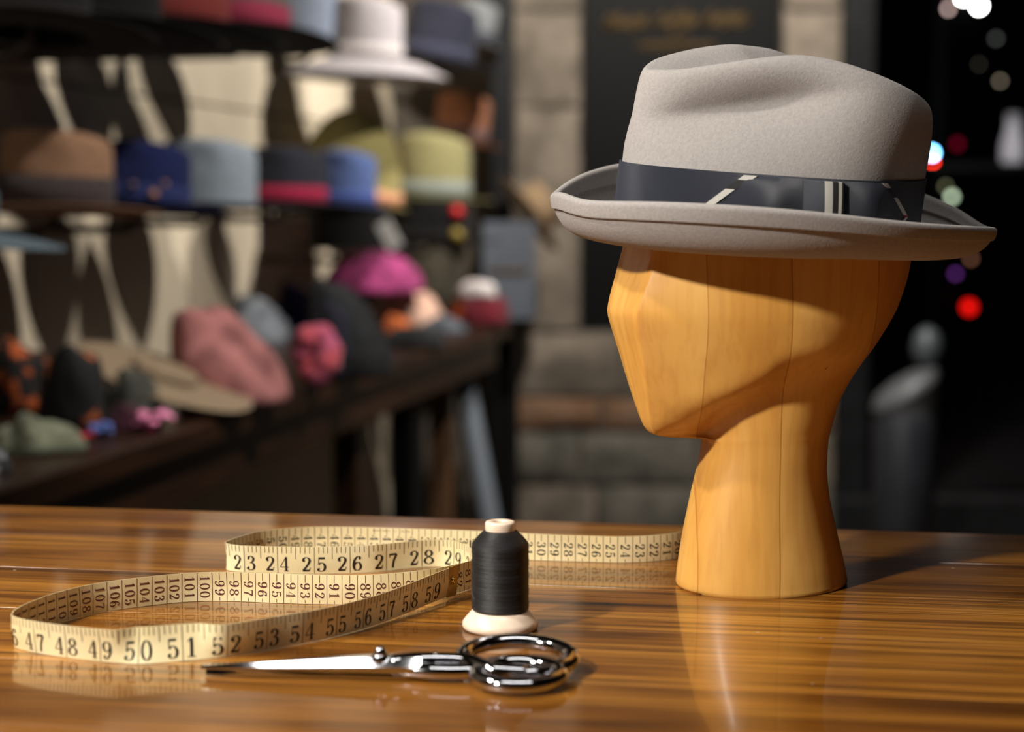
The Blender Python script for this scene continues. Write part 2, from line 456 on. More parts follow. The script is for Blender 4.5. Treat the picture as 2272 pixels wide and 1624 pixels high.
# ------------------------------------------------------------------ the work table
MAT['table'] = table_wood()
t0 = ground(0, 1122); t1 = ground(2272, 1187)
td = (t1 - t0).normalized(); tn = Vector((td.y, -td.x, 0))     # along the back edge, and towards the camera
tc = (t0 + t1)/2
ang = math.atan2(td.y, td.x)
tb = thing('work_table', 'varnished brown plank work table in the foreground', 'table', (tc.x, tc.y, 0), (0, 0, ang))
PW = 0.116
pm = MB().box((-0.72, -PW/2 + 0.00025, -0.03), (1.15, PW/2 - 0.00025, 0.0), 0.0003)
first = None
for k in range(8):
    if first is None:
        o = pm.build('plank', MAT['table'], tb, smooth=False); first = o
    else:
        o = first.copy(); COL.objects.link(o); o.parent = tb
    o.location = (0.02*((k*37) % 5 - 2), -PW*(k + 0.5), TABLE_Z)
ap = MB()
for a, b in (((-0.66, -0.10, 0), (1.05, -0.07, 0)), ((-0.66, -0.87, 0), (1.05, -0.84, 0)), ((-0.66, -0.87, 0), (-0.63, -0.07, 0)), ((1.02, -0.87, 0), (1.05, -0.07, 0))):
    ap.box((a[0], a[1], 0.76), (b[0], b[1], 0.869), 0.002)
ap.build('apron', MAT['dark_wood'], tb, smooth=False)
for x in (-0.64, 1.03):
    for y in (-0.12, -0.82):
        MB().box((x - 0.04, y - 0.04, 0.0), (x + 0.04, y + 0.04, 0.869), 0.004).build('leg', MAT['dark_wood'], tb, smooth=False)
# ------------------------------------------------------------------ carved wooden head form
HB = ground(1690, 1293)
YC = HB.y
YAW = math.radians(19)
e_p = Vector((math.cos(YAW), math.sin(YAW), 0))       # front to back
e_q = Vector((-math.sin(YAW), math.cos(YAW), 0))      # across, away from the camera
MAT['head'] = head_wood()
SIL = [  # picture row, left edge, right edge
 (330, 1480, 1930), (350, 1440, 1965), (400, 1412, 2000), (450, 1402, 2016), (500, 1393, 2022), (545, 1382, 2024), (580, 1373, 2021), (614, 1364, 2014), (650, 1354, 2003), (686, 1347, 1989), (699, 1349, 1982), (720, 1355, 1970), (770, 1371, 1937),
 (823, 1387, 1899), (860, 1399, 1877), (892, 1410, 1861), (915, 1418.5, 1852), (934, 1427, 1847), (944, 1434, 1845), (950, 1442, 1844), (955, 1456, 1843), (959, 1480, 1842), (962, 1518, 1841), (965, 1546, 1840.5), (969, 1555, 1840), (978, 1557, 1838), (1008, 1552, 1836),
 (1043, 1544, 1835), (1088, 1533, 1839), (1120, 1526, 1844), (1178, 1514, 1857), (1247, 1503, 1873), (1284, 1499, 1880), (1293, 1500, 1880)]
FRONT = [(330, .014), (545, .028), (620, .0275), (690, .024), (823, .016), (900, .010), (934, .0065), (950, .005), (965, .004)]
HALFW = [(330, .045), (350, .056), (400, .069), (450, .075), (545, .0795), (620, .0795), (700, .0765), (770, .069), (823, .061), (900, .053), (950, .049), (965, .047)]
NECKW = [(330, .05), (700, .060), (770, .056), (823, .051), (892, .046), (950, .0425), (1008, .0405), (1060, .040), (1120, .0415), (1178, .0435), (1247, .0465), (1293, .0480)]
JAW = [(760, 1860), (800, 1700), (850, 1618), (900, 1535), (930, 1480), (950, 1440), (962, 1425)]   # where the jaw line ends
NS = 60; NF = 24
JAWX = sorted((x, y) for y, x in JAW)
PN = (1557 - 1690)/3300.0/math.cos(YAW)               # front of the neck
def head_section(y, p0, p1, z):
    """half widths along the section at a picture row, p from front to back"""
    fw = smooth_lerp(FRONT, y); hw = smooth_lerp(HALFW, y); nw = smooth_lerp(NECKW, y)
    pn = PN + 0.010; pts = []
    for i in range(NS + 1):
        if i <= NF:
            t = i/NF
            p = p0 + (pn - p0)*(0.4*t + 0.6*t*t) if y <= 966 else p0 + max(0.006, pn - p0)*t*t
        else:
            t = (i - NF)/(NS - NF); a = pn if y <= 966 else p0 + max(0.006, pn - p0)
            p = a + (p1 - a)*math.sin(PI/2*t)
        if y > 966:
            c = (p0 + p1)/2; h = (p1 - p0)/2
            q = nw*math.sqrt(max(0, 1 - ((p - c)/h)**2))
        else:
            m = lerp(p0, p1, 0.58)
            if p < m: q = fw + (hw - fw)*math.sin(PI/2*max(0, (p - p0)/(m - p0)))**0.92
            else: q = hw*math.sqrt(max(0.0, 1 - min(1, (p - m)/(p1 - m))**2))
            if y > 770:
                x = 1690 + 3300*(p*math.cos(YAW) + q*math.sin(YAW))
                yj = table_lerp(JAWX, x) if x < 1860 else 760
                nq = 0.0
                if p > PN:
                    c = (PN + p1)/2; h = (p1 - PN)/2
                    nq = nw*math.sqrt(max(0, 1 - (min(1, abs(p - c)/h))**2))
                yj -= 12
                if y > yj and p < p1 - 1e-5:
                    t = min(1, (y - yj)/(962 - yj)); u = q*(1 - sstep(0, 1, t))**1.1
                    k = 0.012; d = u - nq
                    mx_ = max(u, nq) + (max(0, k - abs(d))**2)/(4*k)
                    q = mx_
        pts.append((p, q))
    return pts
rings = []
for y, l, r in SIL:
    z = at_y(1690, y, YC).z if y < 1290 else TABLE_Z
    p0 = (l - 1690)/3300.0; p1 = (r - 1690)/3300.0
    for _ in range(14):
        sec = head_section(y, p0, p1, z); ring = []
        f0 = sec[0][1]
        for k in range(-3, 3): ring.append(HB + e_p*sec[0][0] + e_q*(-f0*k/3.0))       # flat front strip, far to near
        for p, q in sec: ring.append(HB + e_p*p - e_q*q)
        for p, q in sec[-2:0:-1]: ring.append(HB + e_p*p + e_q*q)
        ring = [Vector((v.x, v.y, z)) for v in ring]
        xs = [proj(v)[0] for v in ring]
        p0 += (l - min(xs))/3300.0; p1 += (r - max(xs))/3300.0
    rings.append([v - HB for v in ring])
def densify(rg):
    out = []
    for i in range(len(rg) - 1):
        ys = SIL[i+1][0] - SIL[i][0]
        n = max(1, int(ys/12))
        for k in range(n):
            t = k/n
            if 686 <= SIL[i][0] < 699 or n == 1: out.append([a.lerp(b, t) for a, b in zip(rg[i], rg[i+1])])
            else:
                a0 = rg[max(i-1, 0)]; a3 = rg[min(i+2, len(rg)-1)]
                x0, x1, x2, x3 = SIL[max(i-1, 0)][0], SIL[i][0], SIL[i+1][0], SIL[min(i+2, len(SIL)-1)][0]
                row = []
                for A, B, C, Dd in zip(a0, rg[i], rg[i+1], a3):
                    m1 = (C - A)/(x2 - x0)*(x2 - x1); m2 = (Dd - B)/(x3 - x1)*(x2 - x1)
                    row.append(B*(2*t**3 - 3*t*t + 1) + m1*(t**3 - 2*t*t + t) + C*(-2*t**3 + 3*t*t) + m2*(t**3 - t*t))
                out.append(row)
    out.append(rg[-1]); return out
rings = densify(rings)
for _ in range(6):                                     # ease the jaw into the neck
    new = [list(r) for r in rings]
    for i in range(1, len(rings) - 1):
        zz = rings[i][0].z
        row_y = proj(HB + Vector((0, 0, zz)))[1]
        wgt = 0.45*sstep(800, 850, row_y)*(1 - sstep(985, 1030, row_y))
        if wgt <= 0: continue
        m = len(rings[i])
        for j in range(m):
            d = min(j, m - j)
            k = wgt*sstep(8, 18, d)
            if k > 0:
                a = (rings[i-1][j] + rings[i+1][j] + rings[i][(j+1) % m] + rings[i][j-1])/4
                p = rings[i][j].lerp(a, k); new[i][j] = Vector((p.x, p.y, zz))
    rings = new
rings.append([Vector((v.x*0.985, v.y*0.985, 0)) for v in rings[-1]])
for v in rings[-2]: v.z = 0.0015
hd = MB().grid(rings, True, True, True)
hd.f = [tuple(reversed(q)) for q in hd.f]
head = hd.build('hat_block_head', MAT['head'], None, True, 60)
head.location = HB
tag(head, 'faceted honey-coloured wooden head form wearing the grey hat', 'mannequin head')

# ------------------------------------------------------------------ grey felt fedora
KP = 1/3320.0                                          # metres per pixel at the hat
hat_c = at_y(1713, 480, YC)
hat = thing('felt_fedora', 'light grey felt fedora with dark ribbon on the wooden head', 'hat', hat_c)
HROT = Matrix.Rotation(math.radians(4.6), 4, 'X') @ Matrix.Rotation(math.radians(3.6), 4, 'Y') @ Matrix.Rotation(YAW, 4, 'Z')
hat.rotation_euler = HROT.to_euler()
HM = Matrix.Translation(hat_c) @ HROT
MAT['felt_grey'] = felt('pale_grey_felt', (162, 157, 154), 0.94, 0.2, 500)
MAT['ribbon'] = grosgrain('slate_ribbon', (22, 25, 35), (42, 47, 62))
MAT['ribbon_light'] = grosgrain('slate_knot_ribbon', (30, 33, 42), (74, 78, 92))
MAT['ribbon_white'] = grosgrain('white_ribbon', (190, 186, 178), (226, 222, 214))
MAT['ribbon_black'] = grosgrain('black_ribbon', (12, 10, 10), (24, 20, 20))
MAT['ribbon_red'] = grosgrain('red_ribbon', (150, 24, 36), (176, 34, 48))
CA, CB = 0.1035, 0.084
HTAB = [(-347, 275), (-300, 302), (-241, 327), (-181, 344), (-104, 363), (-44, 371), (30, 362), (108, 338), (190, 308), (261, 282), (308, 266), (345, 250)]
def htop(u): return smooth_lerp(HTAB, u/KP)*KP
def kr(th):
    c = math.cos(th)
    s = math.sin(th)**2
    return lerp(0.86 if c < 0 else 0.93, 0.60, s**0.8)
def crown_plan(th, v):
    k = kr(th); n = lerp(6.5, 2.9, math.sin(th)**2)
    V = htop(CA*k*math.cos(th))
    x = max(0.0, min(1.0, v/V)); s = k + (1 - k)*(1 - x**n)**(1/n)
    if v <= 0: s = 1.0
    return s, V
def crown_xy(th, v):
    s, V = crown_plan(th, v)
    u = CA*s*math.cos(th); q = CB*s*math.sin(th)
    return dent(u, q, v, th)
def dent(u, q, v, th):
    u *= 0.950 if u > 0 else 1 + 0.045*(1 - sstep(0.035, 0.09, v))
    q *= 1 + (0.06 + 0.26*sstep(0.0, 0.09, v))*(u/CA) - 0.03*sstep(0, 0.09, v) + 0.03*math.exp(-((u - 0.018)/0.03)**2)   # egg-shaped plan, pinched towards the front
    um, vm = -0.056, 0.0745
    dv = v - vm - 0.26*(u - um)
    w_ = 0.016 if dv > 0 else 0.022
    g = math.exp(-(abs(u - um)/0.055)**2.8)*math.exp(-(math.sqrt(dv*dv + 0.0035**2) - 0.0035)/w_)*abs(math.sin(th))**0.5
    q2 = q - math.copysign(min(abs(q)*0.6, 0.019*g), q)
    if q < 0: v -= 0.0055*sstep(0.03, 0.10, v)*sstep(0, 0.03, -q)
    else: v += 0.0045*sstep(0, 0.03, q)*sstep(-0.01, 0.03, u)*sstep(0.03, 0.1, v)
    return Vector((u, q2, v))
NT_ = 168
cr = []
for i in range(34):
    ph = (i/33.0)**0.85*PI/2
    row = []
    for j in range(NT_):
        th = 2*PI*j/NT_
        k = kr(th); n = lerp(6.5, 2.9, math.sin(th)**2)
        V = htop(CA*k*math.cos(th))
        s = k + (1 - k)*max(0.0, math.cos(ph))**(2/n); v = V*math.sin(ph)**(2/n) if ph > 0 else 0
        if i == 0: v = -0.014; s = 1.0
        row.append(dent(CA*s*math.cos(th), CB*s*math.sin(th), v, th))
    cr.append(row)
last = cr[-1]
for i in range(1, 15):
    t = i/14.0; row = []
    for j in range(NT_):
        th = 2*PI*j/NT_
        P = last[j]; sc = 1 - t*0.985
        u, q = P.x*sc + (-0.010)*(1 - sc), P.y*sc
        fade = sstep(-0.100, -0.070, u)*(1 - sstep(-0.005, 0.055, u))
        w = 1 - sc
        edge = (1 - sc*sc)
        v = lerp(P.z, htop(u), edge) - 0.019*fade*(math.sin(PI/2*min(1, w*1.15))**1.6)
        row.append(Vector((u, q, v)))
    cr.append(row)
cb = MB().grid(cr, True, False, True)
cb.build('crown', MAT['felt_grey'], hat)
# brim: height of the curled edge round the hat, degrees (180 front, 270 near side) -> metres
NEAR = [(1200, 452), (1222, 452), (1260, 457), (1330, 456), (1400, 456), (1500, 458), (1600, 463), (1700, 470), (1800, 478), (1900, 490), (2000, 502), (2100, 509), (2216, 514), (2250, 514)]
FAR = [(1200, 452), (1222, 450), (1232, 440), (1260, 412), (1310, 385), (1380, 369), (1500, 358), (1720, 362), (1950, 402), (2065, 445), (2140, 475), (2216, 512), (2250, 514)]
EU0, EU1, EQ = 0.1490, 0.1515, 0.1235
def edge_xy(th):
    c, s_ = math.cos(th), math.sin(th); return (EU0 if c < 0 else EU1)*c, EQ*s_
EDGE = [0.005]*72
for _ in range(12):
    for j in range(72):
        th = 2*PI*j/72; x_, q_ = edge_xy(th)
        px_, py_ = proj(HM @ Vector((x_, q_, EDGE[j])))
        EDGE[j] += (py_ - table_lerp(NEAR if j > 36 else FAR, px_))/3320.0
    EDGE = [(EDGE[j-1] + 2*EDGE[j] + EDGE[(j+1) % 72])/4 for j in range(72)]
for _ in range(4): EDGE = [(EDGE[j-1] + 2*EDGE[j] + EDGE[(j+1) % 72])/4 for j in range(72)]
def edge_h(th):
    x = (th/(2*PI)*72) % 72; i = int(x); return lerp(EDGE[i % 72], EDGE[(i+1) % 72], x - i)
def brim_pt(th, r):
    c, s = math.cos(th), math.sin(th)
    eu, eq = (EU0 if c < 0 else EU1), EQ
    e = edge_h(th)
    lowv = min(-0.0138 - 0.004*max(0, -c) - 0.002*max(0, c), e - 0.012); vin = -0.012
    r1 = 0.50
    if r < r1:
        t = r/r1; f = t*0.56; v = lerp(vin, lowv, 1 - (1 - t)**2)
    else:
        a = (r - r1)/(1 - r1)*PI/2*0.93
        f = 0.56 + 0.44*math.sin(a)/math.sin(PI/2*0.93); v = lowv + (e - lowv)*(1 - math.cos(a))/(1 - math.cos(PI/2*0.93))
    return Vector((lerp(CA*0.995, eu, f)*c, lerp(CB*0.995, eq, f)*s*(1 + 0.07*c*(1 - f)), v))
def brim_rings(rs_, th_up, th_dn, n=NT_):
    top = []; bot = []
    for r in rs_:
        a = []; b = []
        for j in range(n):
            th = 2*PI*j/n
            p = brim_pt(th, r); d = brim_pt(th, min(1, r + 0.01)) - brim_pt(th, max(0, r - 0.01))
            tg_ = brim_pt(th + 0.01, r) - brim_pt(th - 0.01, r)
            nn = d.cross(tg_).normalized()
            if nn.dot(Vector((0, 0, 1))) - 0.2*nn.dot(Vector((p.x, p.y, 0)).normalized()) < 0: nn = -nn
            a.append(p + nn*th_up); b.append(p - nn*th_dn)
        top.append(a); bot.append(b)
    return top, bot
def rounded(top, bot, k=4):                            # closes the outer edge with a half-round
    out = list(top)
    A, B = top[-1], bot[-1]; C = top[-2]
    for i in range(1, k):
        t = i/k; row = []
        for a, b, c in zip(A, B, C):
            m = (a + b)/2; h = (a - b)/2; o = (a - c).normalized()*h.length
            row.append(m + h*math.cos(PI*t) + o*math.sin(PI*t))
        out.append(row)
    return out + list(reversed(bot))
tp, bt = brim_rings([i/30 for i in range(31)], 0.0012, 0.0012)
rg = rounded(tp, bt); rg.append(rg[0])
MB().grid(rg, True).build('brim', MAT['felt_grey'], hat)
wr = [0.905 + 0.095*i/10 for i in range(11)]
tp, bt = brim_rings(wr, 0.0031, 0.0027)
t2, b2 = brim_rings([0.898], 0.0010, 0.0010)
rg = [t2[0]] + rounded(tp, bt, 6) + [b2[0]]
MB().grid(rg, True).build('edge_welt', MAT['felt_grey'], hat)
st = MB()
for j in range(300):                                   # stitching along the welt
    th = 2*PI*j/300
    p = brim_pt(th, 0.918); p2 = brim_pt(th + 2*PI/300*0.55, 0.918)
    n_ = Vector((-math.cos(th)*0.8, -math.sin(th)*0.8, 0.6)).normalized()*0.0027
    st.tube([p + n_, (p + p2)/2 + n_*1.08, p2 + n_], 0.00032, 4)
so = st.build('stitching', M('pale_stitch', (196, 188, 178), rough=0.8), hat); so['kind'] = 'stuff'
# ribbon band and bow
def band_pt(th, v, off):
    a = crown_xy(th, v); b = crown_xy(th + 0.01, v) - crown_xy(th - 0.01, v)
    n_ = Vector((b.y, -b.x, 0)).normalized()
    return a + n_*off
arc = [0.0]; fine = 720
for j in range(fine):
    arc.append(arc[-1] + (crown_xy(2*PI*(j+1)/fine, 0.01) - crown_xy(2*PI*j/fine, 0.01)).length)
def arc_of(th):
    x = (th/(2*PI)*fine) % fine; i = int(x); return lerp(arc[i], arc[i+1], x - i)
def sheet(name, mat, parent, ths, vfun, off, thick=0.0008, nv=9):
    """a ribbon sheet: ths = list of angles, vfun(th) -> (low, high), off(th, t) -> distance from the crown"""
    V = []; UV = []; n = len(ths)
    for side in (0, 1):
        for th in ths:
            lo, hi = vfun(th)
            for k in range(nv):
                t = k/(nv - 1); v = lerp(lo, hi, t)
                V.append(band_pt(th, v, off(th, t) + (0 if side else -thick)))
                UV.append((arc_of(th)*10, v*10))
    F = []
    N = n*nv
    for i in range(n - 1):
        for k in range(nv - 1):
            a = i*nv + k
            F.append((a + N, a + nv + N, a + nv + 1 + N, a + 1 + N)); F.append((a, a + 1, a + nv + 1, a + nv))
    for i in range(n - 1):
        for k in (0, nv - 1):
            a, b = i*nv + k, (i + 1)*nv + k
            F.append((a, b, b + N, a + N) if k == 0 else (a + N, b + N, b, a))
    for i in (0, n - 1):
        for k in range(nv - 1):
            a, b = i*nv + k, i*nv + k + 1
            F.append((b, a, a + N, b + N) if i == 0 else (a, b, b + N, a + N))
    return mesh(name, V, F, mat, parent, True, UV, 50)
BT = 0.0318; BL = -0.0135
sheet('ribbon_band', MAT['ribbon'], hat, [2*PI*j/200 for j in range(201)], lambda th: (BL, BT), lambda th, t: 0.0014)
def th_px(px, v=0.008):                                # the angle on the near side seen in a picture column
    a, b = PI + 0.35, 2*PI - 0.15 + 0.2
    for _ in range(40):
        m = (a + b)/2
        if proj(HM @ band_pt(m, v, 0.002))[0] < px: a = m
        else: b = m
    return (a + b)/2
T = {x: th_px(x) for x in (1545, 1640, 1700, 1740, 1778, 1822, 1839, 1842, 1852, 1853, 1859, 1863, 1960, 2012)}
vm = (BT + BL)/2
tL, tR = T[1545], T[2012]
slL = (T[1640] - tL)/(BT - vm); slR = (tR - T[1960])/(BT - vm)
def wing(th0, th1, sl, sgn):
    return lambda th: ((vm - min(BT - 0.001 - vm, max(0.0005, (th - th0)*sgn/sl)), vm + min(BT - 0.001 - vm, max(0.0005, (th - th0)*sgn/sl))))
def puff(thk):                                         # the wings lift before they are drawn into the knot
    return lambda th, t: 0.0026 + 0.0070*math.exp(-((abs(th - thk) - 0.30)/0.14)**2)*math.sin(PI*t)**0.7*(0.55 + 0.45*t)
tk = (T[1778] + T[1863])/2
def knot_off(a, b, base=0.0058):
    return lambda th, t: base + 0.0012*math.sin(PI*t) + 0.0014*math.sin(PI*max(0, min(1, (th - T[1778])/(T[1863] - T[1778]))))
bow = sheet('bow', MAT['ribbon_light'], hat, [lerp(T[1778], T[1822], i/8) for i in range(9)], lambda th: (BL, BT - 0.0015), knot_off(0, 0), 0.004, nv=9)
bow['label'] = 'striped ribbon bow'
sheet('bow_wing', MAT['ribbon'], bow, [lerp(tL, T[1822], i/36) for i in range(37)], wing(tL, 0, slL, 1), puff(tk), nv=13)
sheet('bow_wing', MAT['ribbon'], bow, [lerp(tR, T[1842], i/36) for i in range(36, -1, -1)], wing(tR, 0, slR, -1), puff(tk), nv=13)
def strip(name, mat, parent, s0, s1, w0, w1, base, sl, sgn, upper=1):
    """a strip along the slanted end of a wing: s = fraction from tip to top, w = distance in from the cut edge (radians)"""
    V = []; F = []; UV = []; ns = 7
    for i in range(ns):
        s = lerp(s0, s1, i/(ns - 1)); v = vm + upper*s*(BT - 0.001 - vm)
        for w in (w0, w1):
            th = base + sgn*(s*(BT - vm)*sl + w)
            V.append(band_pt(th, v, 0.0036)); UV.append((arc_of(th)*10, v*10))
    for i in range(ns): V.append(V[2*i] - (V[2*i] - Vector((0, 0, V[2*i].z))).normalized()*0.0012); UV.append((0, 0))
    for i in range(ns): V.append(V[2*i+1] - (V[2*i+1] - Vector((0, 0, V[2*i+1].z))).normalized()*0.0012); UV.append((0, 0))
    for i in range(ns - 1):
        F.append((2*i, 2*i + 1, 2*i + 3, 2*i + 2))
        F.append((2*i, 2*i + 2, 2*ns + i + 1, 2*ns + i)); F.append((2*i + 1, 3*ns + i, 3*ns + i + 1, 2*i + 3))
    return mesh(name, V, F, mat, parent, True, UV, 40)
for base, sl, sgn in ((tL, slL, 1), (tR, slR, -1)):
    k = 1.0 if sgn == 1 else 0.55
    d = (tk - tL)/235.0*1.0
    strip('white_stripe', MAT['ribbon_white'], bow, 0.86, 1.0, 10*d*k, 34*d*k, base, sl, sgn)
    strip('black_stripe', MAT['ribbon_black'], bow, 0.58, 0.86, 10*d*k, 30*d*k, base, sl, sgn)
    strip('white_stripe', MAT['ribbon_white'], bow, 0.06, 0.58, 10*d*k, 28*d*k, base, sl, sgn)
    strip('red_stripe', MAT['ribbon_red'], bow, -0.01, 0.06, 8*d*k, 28*d*k, base, sl, sgn)
    strip('white_stripe', MAT['ribbon_white'], bow, 0.01, 0.45, 10*d*k, 28*d*k, base, sl, sgn, -1)
for nm, m, a, b in (('white_stripe', 'ribbon_white', 1822, 1839), ('black_stripe', 'ribbon_black', 1839, 1852), ('white_stripe', 'ribbon_white', 1852, 1859), ('black_stripe', 'ribbon_black', 1859, 1863)):
    sheet(nm, MAT[m], bow, [lerp(T[a], T[b], i/8) for i in range(9)], lambda th: (BL, BT - 0.0015), knot_off(a, b), 0.004, nv=9)
# ------------------------------------------------------------------ tape measure
MAT['tape'] = M('cream_tape', (236, 218, 166), (242, 228, 182), 25, rough=0.32, coat=0.3, bump=0.08, bscale=200, bdist=0.0004)
MAT['ink'] = M('black_ink', (26, 20, 16), (48, 38, 30), 900, rough=0.5)
MAT['ink_green'] = M('dark_green_ink', (30, 38, 32), (52, 60, 52), 900, rough=0.5)
MAT['ink_red'] = M('dark_red_ink', (84, 38, 34), (108, 60, 52), 900, rough=0.5)
MAT['ink_faint'] = M('faint_ink', (150, 124, 80), rough=0.6)
MAT['brass'] = M('tarnished_brass', (168, 140, 74), (196, 170, 104), 120, rough=0.4, metal=0.45, bump=0.2, bscale=500, bdist=0.0004)
PA = [(1600, 1210), (1560, 1222), (1510, 1238), (1450, 1246), (1380, 1249), (1300, 1247), (1200, 1244), (1100, 1239), (1000, 1234), (900, 1230), (800, 1227), (700, 1226), (650, 1228), (600, 1233), (560, 1240), (525, 1252), (507, 1260)]
PB = [(504, 1265), (530, 1269.5), (560, 1271), (690, 1274), (810, 1271), (863, 1266), (929, 1259), (982, 1258), (1021, 1266), (1042, 1277), (1056, 1289), (1056, 1299)]
PC = [(1042, 1308), (1000, 1320), (950, 1329), (900, 1335), (820, 1341), (700, 1341), (600, 1338), (500, 1334), (430, 1335), (350, 1342), (240, 1357), (170, 1372), (110, 1390), (60, 1410), (37, 1424), (33, 1432)]
PD = [(40, 1440), (100, 1453), (200, 1466), (300, 1473), (400, 1466), (500, 1458), (620, 1437), (700, 1423), (800, 1398), (900, 1365), (985, 1335), (1012, 1326)]
cps = [ground(*p) for p in PA + PB + PC + PD]
TP = catmull(cps, 16)
acc = [0.0]
for a, b in zip(TP, TP[1:]): acc.append(acc[-1] + (b - a).length)
nA, nB, nC = len(PA)*16, len(PB)*16, len(PC)*16
def arc_at_px(px, lo, hi):
    i = min(range(lo, hi), key=lambda k: abs(proj(TP[k])[0] - px))
    j = i + 1 if (proj(TP[min(i+1, hi-1)])[0] - px)*(proj(TP[i])[0] - px) <= 0 and i + 1 < hi else max(lo, i - 1)
    xa, xb = proj(TP[i])[0], proj(TP[j])[0]
    t = 0 if xa == xb else max(0, min(1, (px - xa)/(xb - xa)))
    return lerp(acc[i], acc[j], t)
marks = []                                             # (centimetres printed, arc length)
for seg, lst, u in (((0, nA - 8), [(21, 1478), (25, 1354), (29, 1230), (44, 802), (47, 713), (50, 627)], 1.0),
                    ((nA, nA + nB - 40), [(23, 543), (24, 617), (25, 698), (26, 777), (27, 857), (28, 936), (29, 1006)], 2.54),
                    ((nA + nB, nA + nB + nC - 8), [(82, 1020), (91, 742), (95, 614), (100, 455), (105, 287), (109, 163), (112, 93)], 1.0),
                    ((nA + nB + nC, len(TP)), [(50, 307), (51, 406), (52, 503), (53, 590), (54, 670), (55, 745), (56, 805), (57, 858), (58, 908), (59, 957)], 2.54)):
    for lab, px in lst: marks.append((lab*u, arc_at_px(px, *seg)))
def arc_of_cm(c):
    if c <= marks[0][0]: return marks[0][1] - (marks[0][0] - c)*0.01
    if c >= marks[-1][0]: return marks[-1][1] + (c - marks[-1][0])*0.0093
    return table_lerp(marks, c)
import bisect
def path(s):
    i = max(0, min(len(acc) - 2, bisect.bisect(acc, s) - 1))
    t = (s - acc[i])/(acc[i+1] - acc[i])
    p = TP[i].lerp(TP[i+1], t)
    a = TP[max(0, i - 1)]; b = TP[i+1]; c = TP[min(len(TP) - 1, i + 2)]
    d = ((b - a).normalized()).lerp((c - TP[i]).normalized(), t).normalized()
    return p, d
TW = 0.0192                                            # tape width
s_kink = arc_of_cm(50.6*2.54)
def lean(s):                                           # small sideways lean of the standing tape, metres at the top edge
    w = 0.0009*math.sin(s*23) + 0.0007*math.sin(s*51 + 1)
    k = math.exp(-((s - s_kink)/0.017)**2)
    dd_ = sstep(s_kink - 0.12, s_kink - 0.09, s)
    facet = sstep(s_kink - 0.030, s_kink - 0.016, s)*(1 - sstep(s_kink + 0.018, s_kink + 0.034, s))
    return w*(1 - dd_) + dd_*(-0.0022 + 0.0085*facet)
s_end = arc_of_cm(60.15*2.54)
def lift(s): return 0.0025*sstep(s_end - 0.09, s_end, s)
def on_tape(s, h, off):                                # h in 0..1 across the width; off to the right-hand side of the run (the inch side)
    p, d = path(s); r = Vector((d.y, -d.x, 0))
    wob = 0.0006*math.sin(s*37 + 2)*math.sin(PI*h)
    kink = 0.0030*math.exp(-((s - s_kink)/0.020)**2)*max(0, 0.55 - h)
    return p + r*(off + (h - 0.0)*-lean(s)*1.0 + wob + kink) + Vector((0, 0, 0.0003 + lift(s) + h*TW))
tape = thing('tape_measure', 'cream coloured tailor\'s tape measure curled in loops on the table', 'tape measure', ground(600, 1340))
TI = Matrix.Translation(-ground(600, 1340))
def tmesh(name, V, F, mat, sharp=None, smooth=True): return mesh(name, [TI @ v for v in V], F, mat, tape, smooth, None, sharp)
n = 620; V = []; F = []
for i in range(n + 1):
    s = lerp(0, s_end, i/n)
    for k in range(6): V.append(on_tape(s, k/5, 0.00022))
    for k in range(6): V.append(on_tape(s, (5 - k)/5, -0.00022))
for i in range(n):
    for k in range(12):
        a, b = i*12 + k, i*12 + (k + 1) % 12
        F.append((a, b, b + 12, a + 12))
F.append(tuple(range(11, -1, -1))); F.append(tuple(range(n*12, n*12 + 12)))
tmesh('tape_strip', V, F, MAT['tape'], 60)
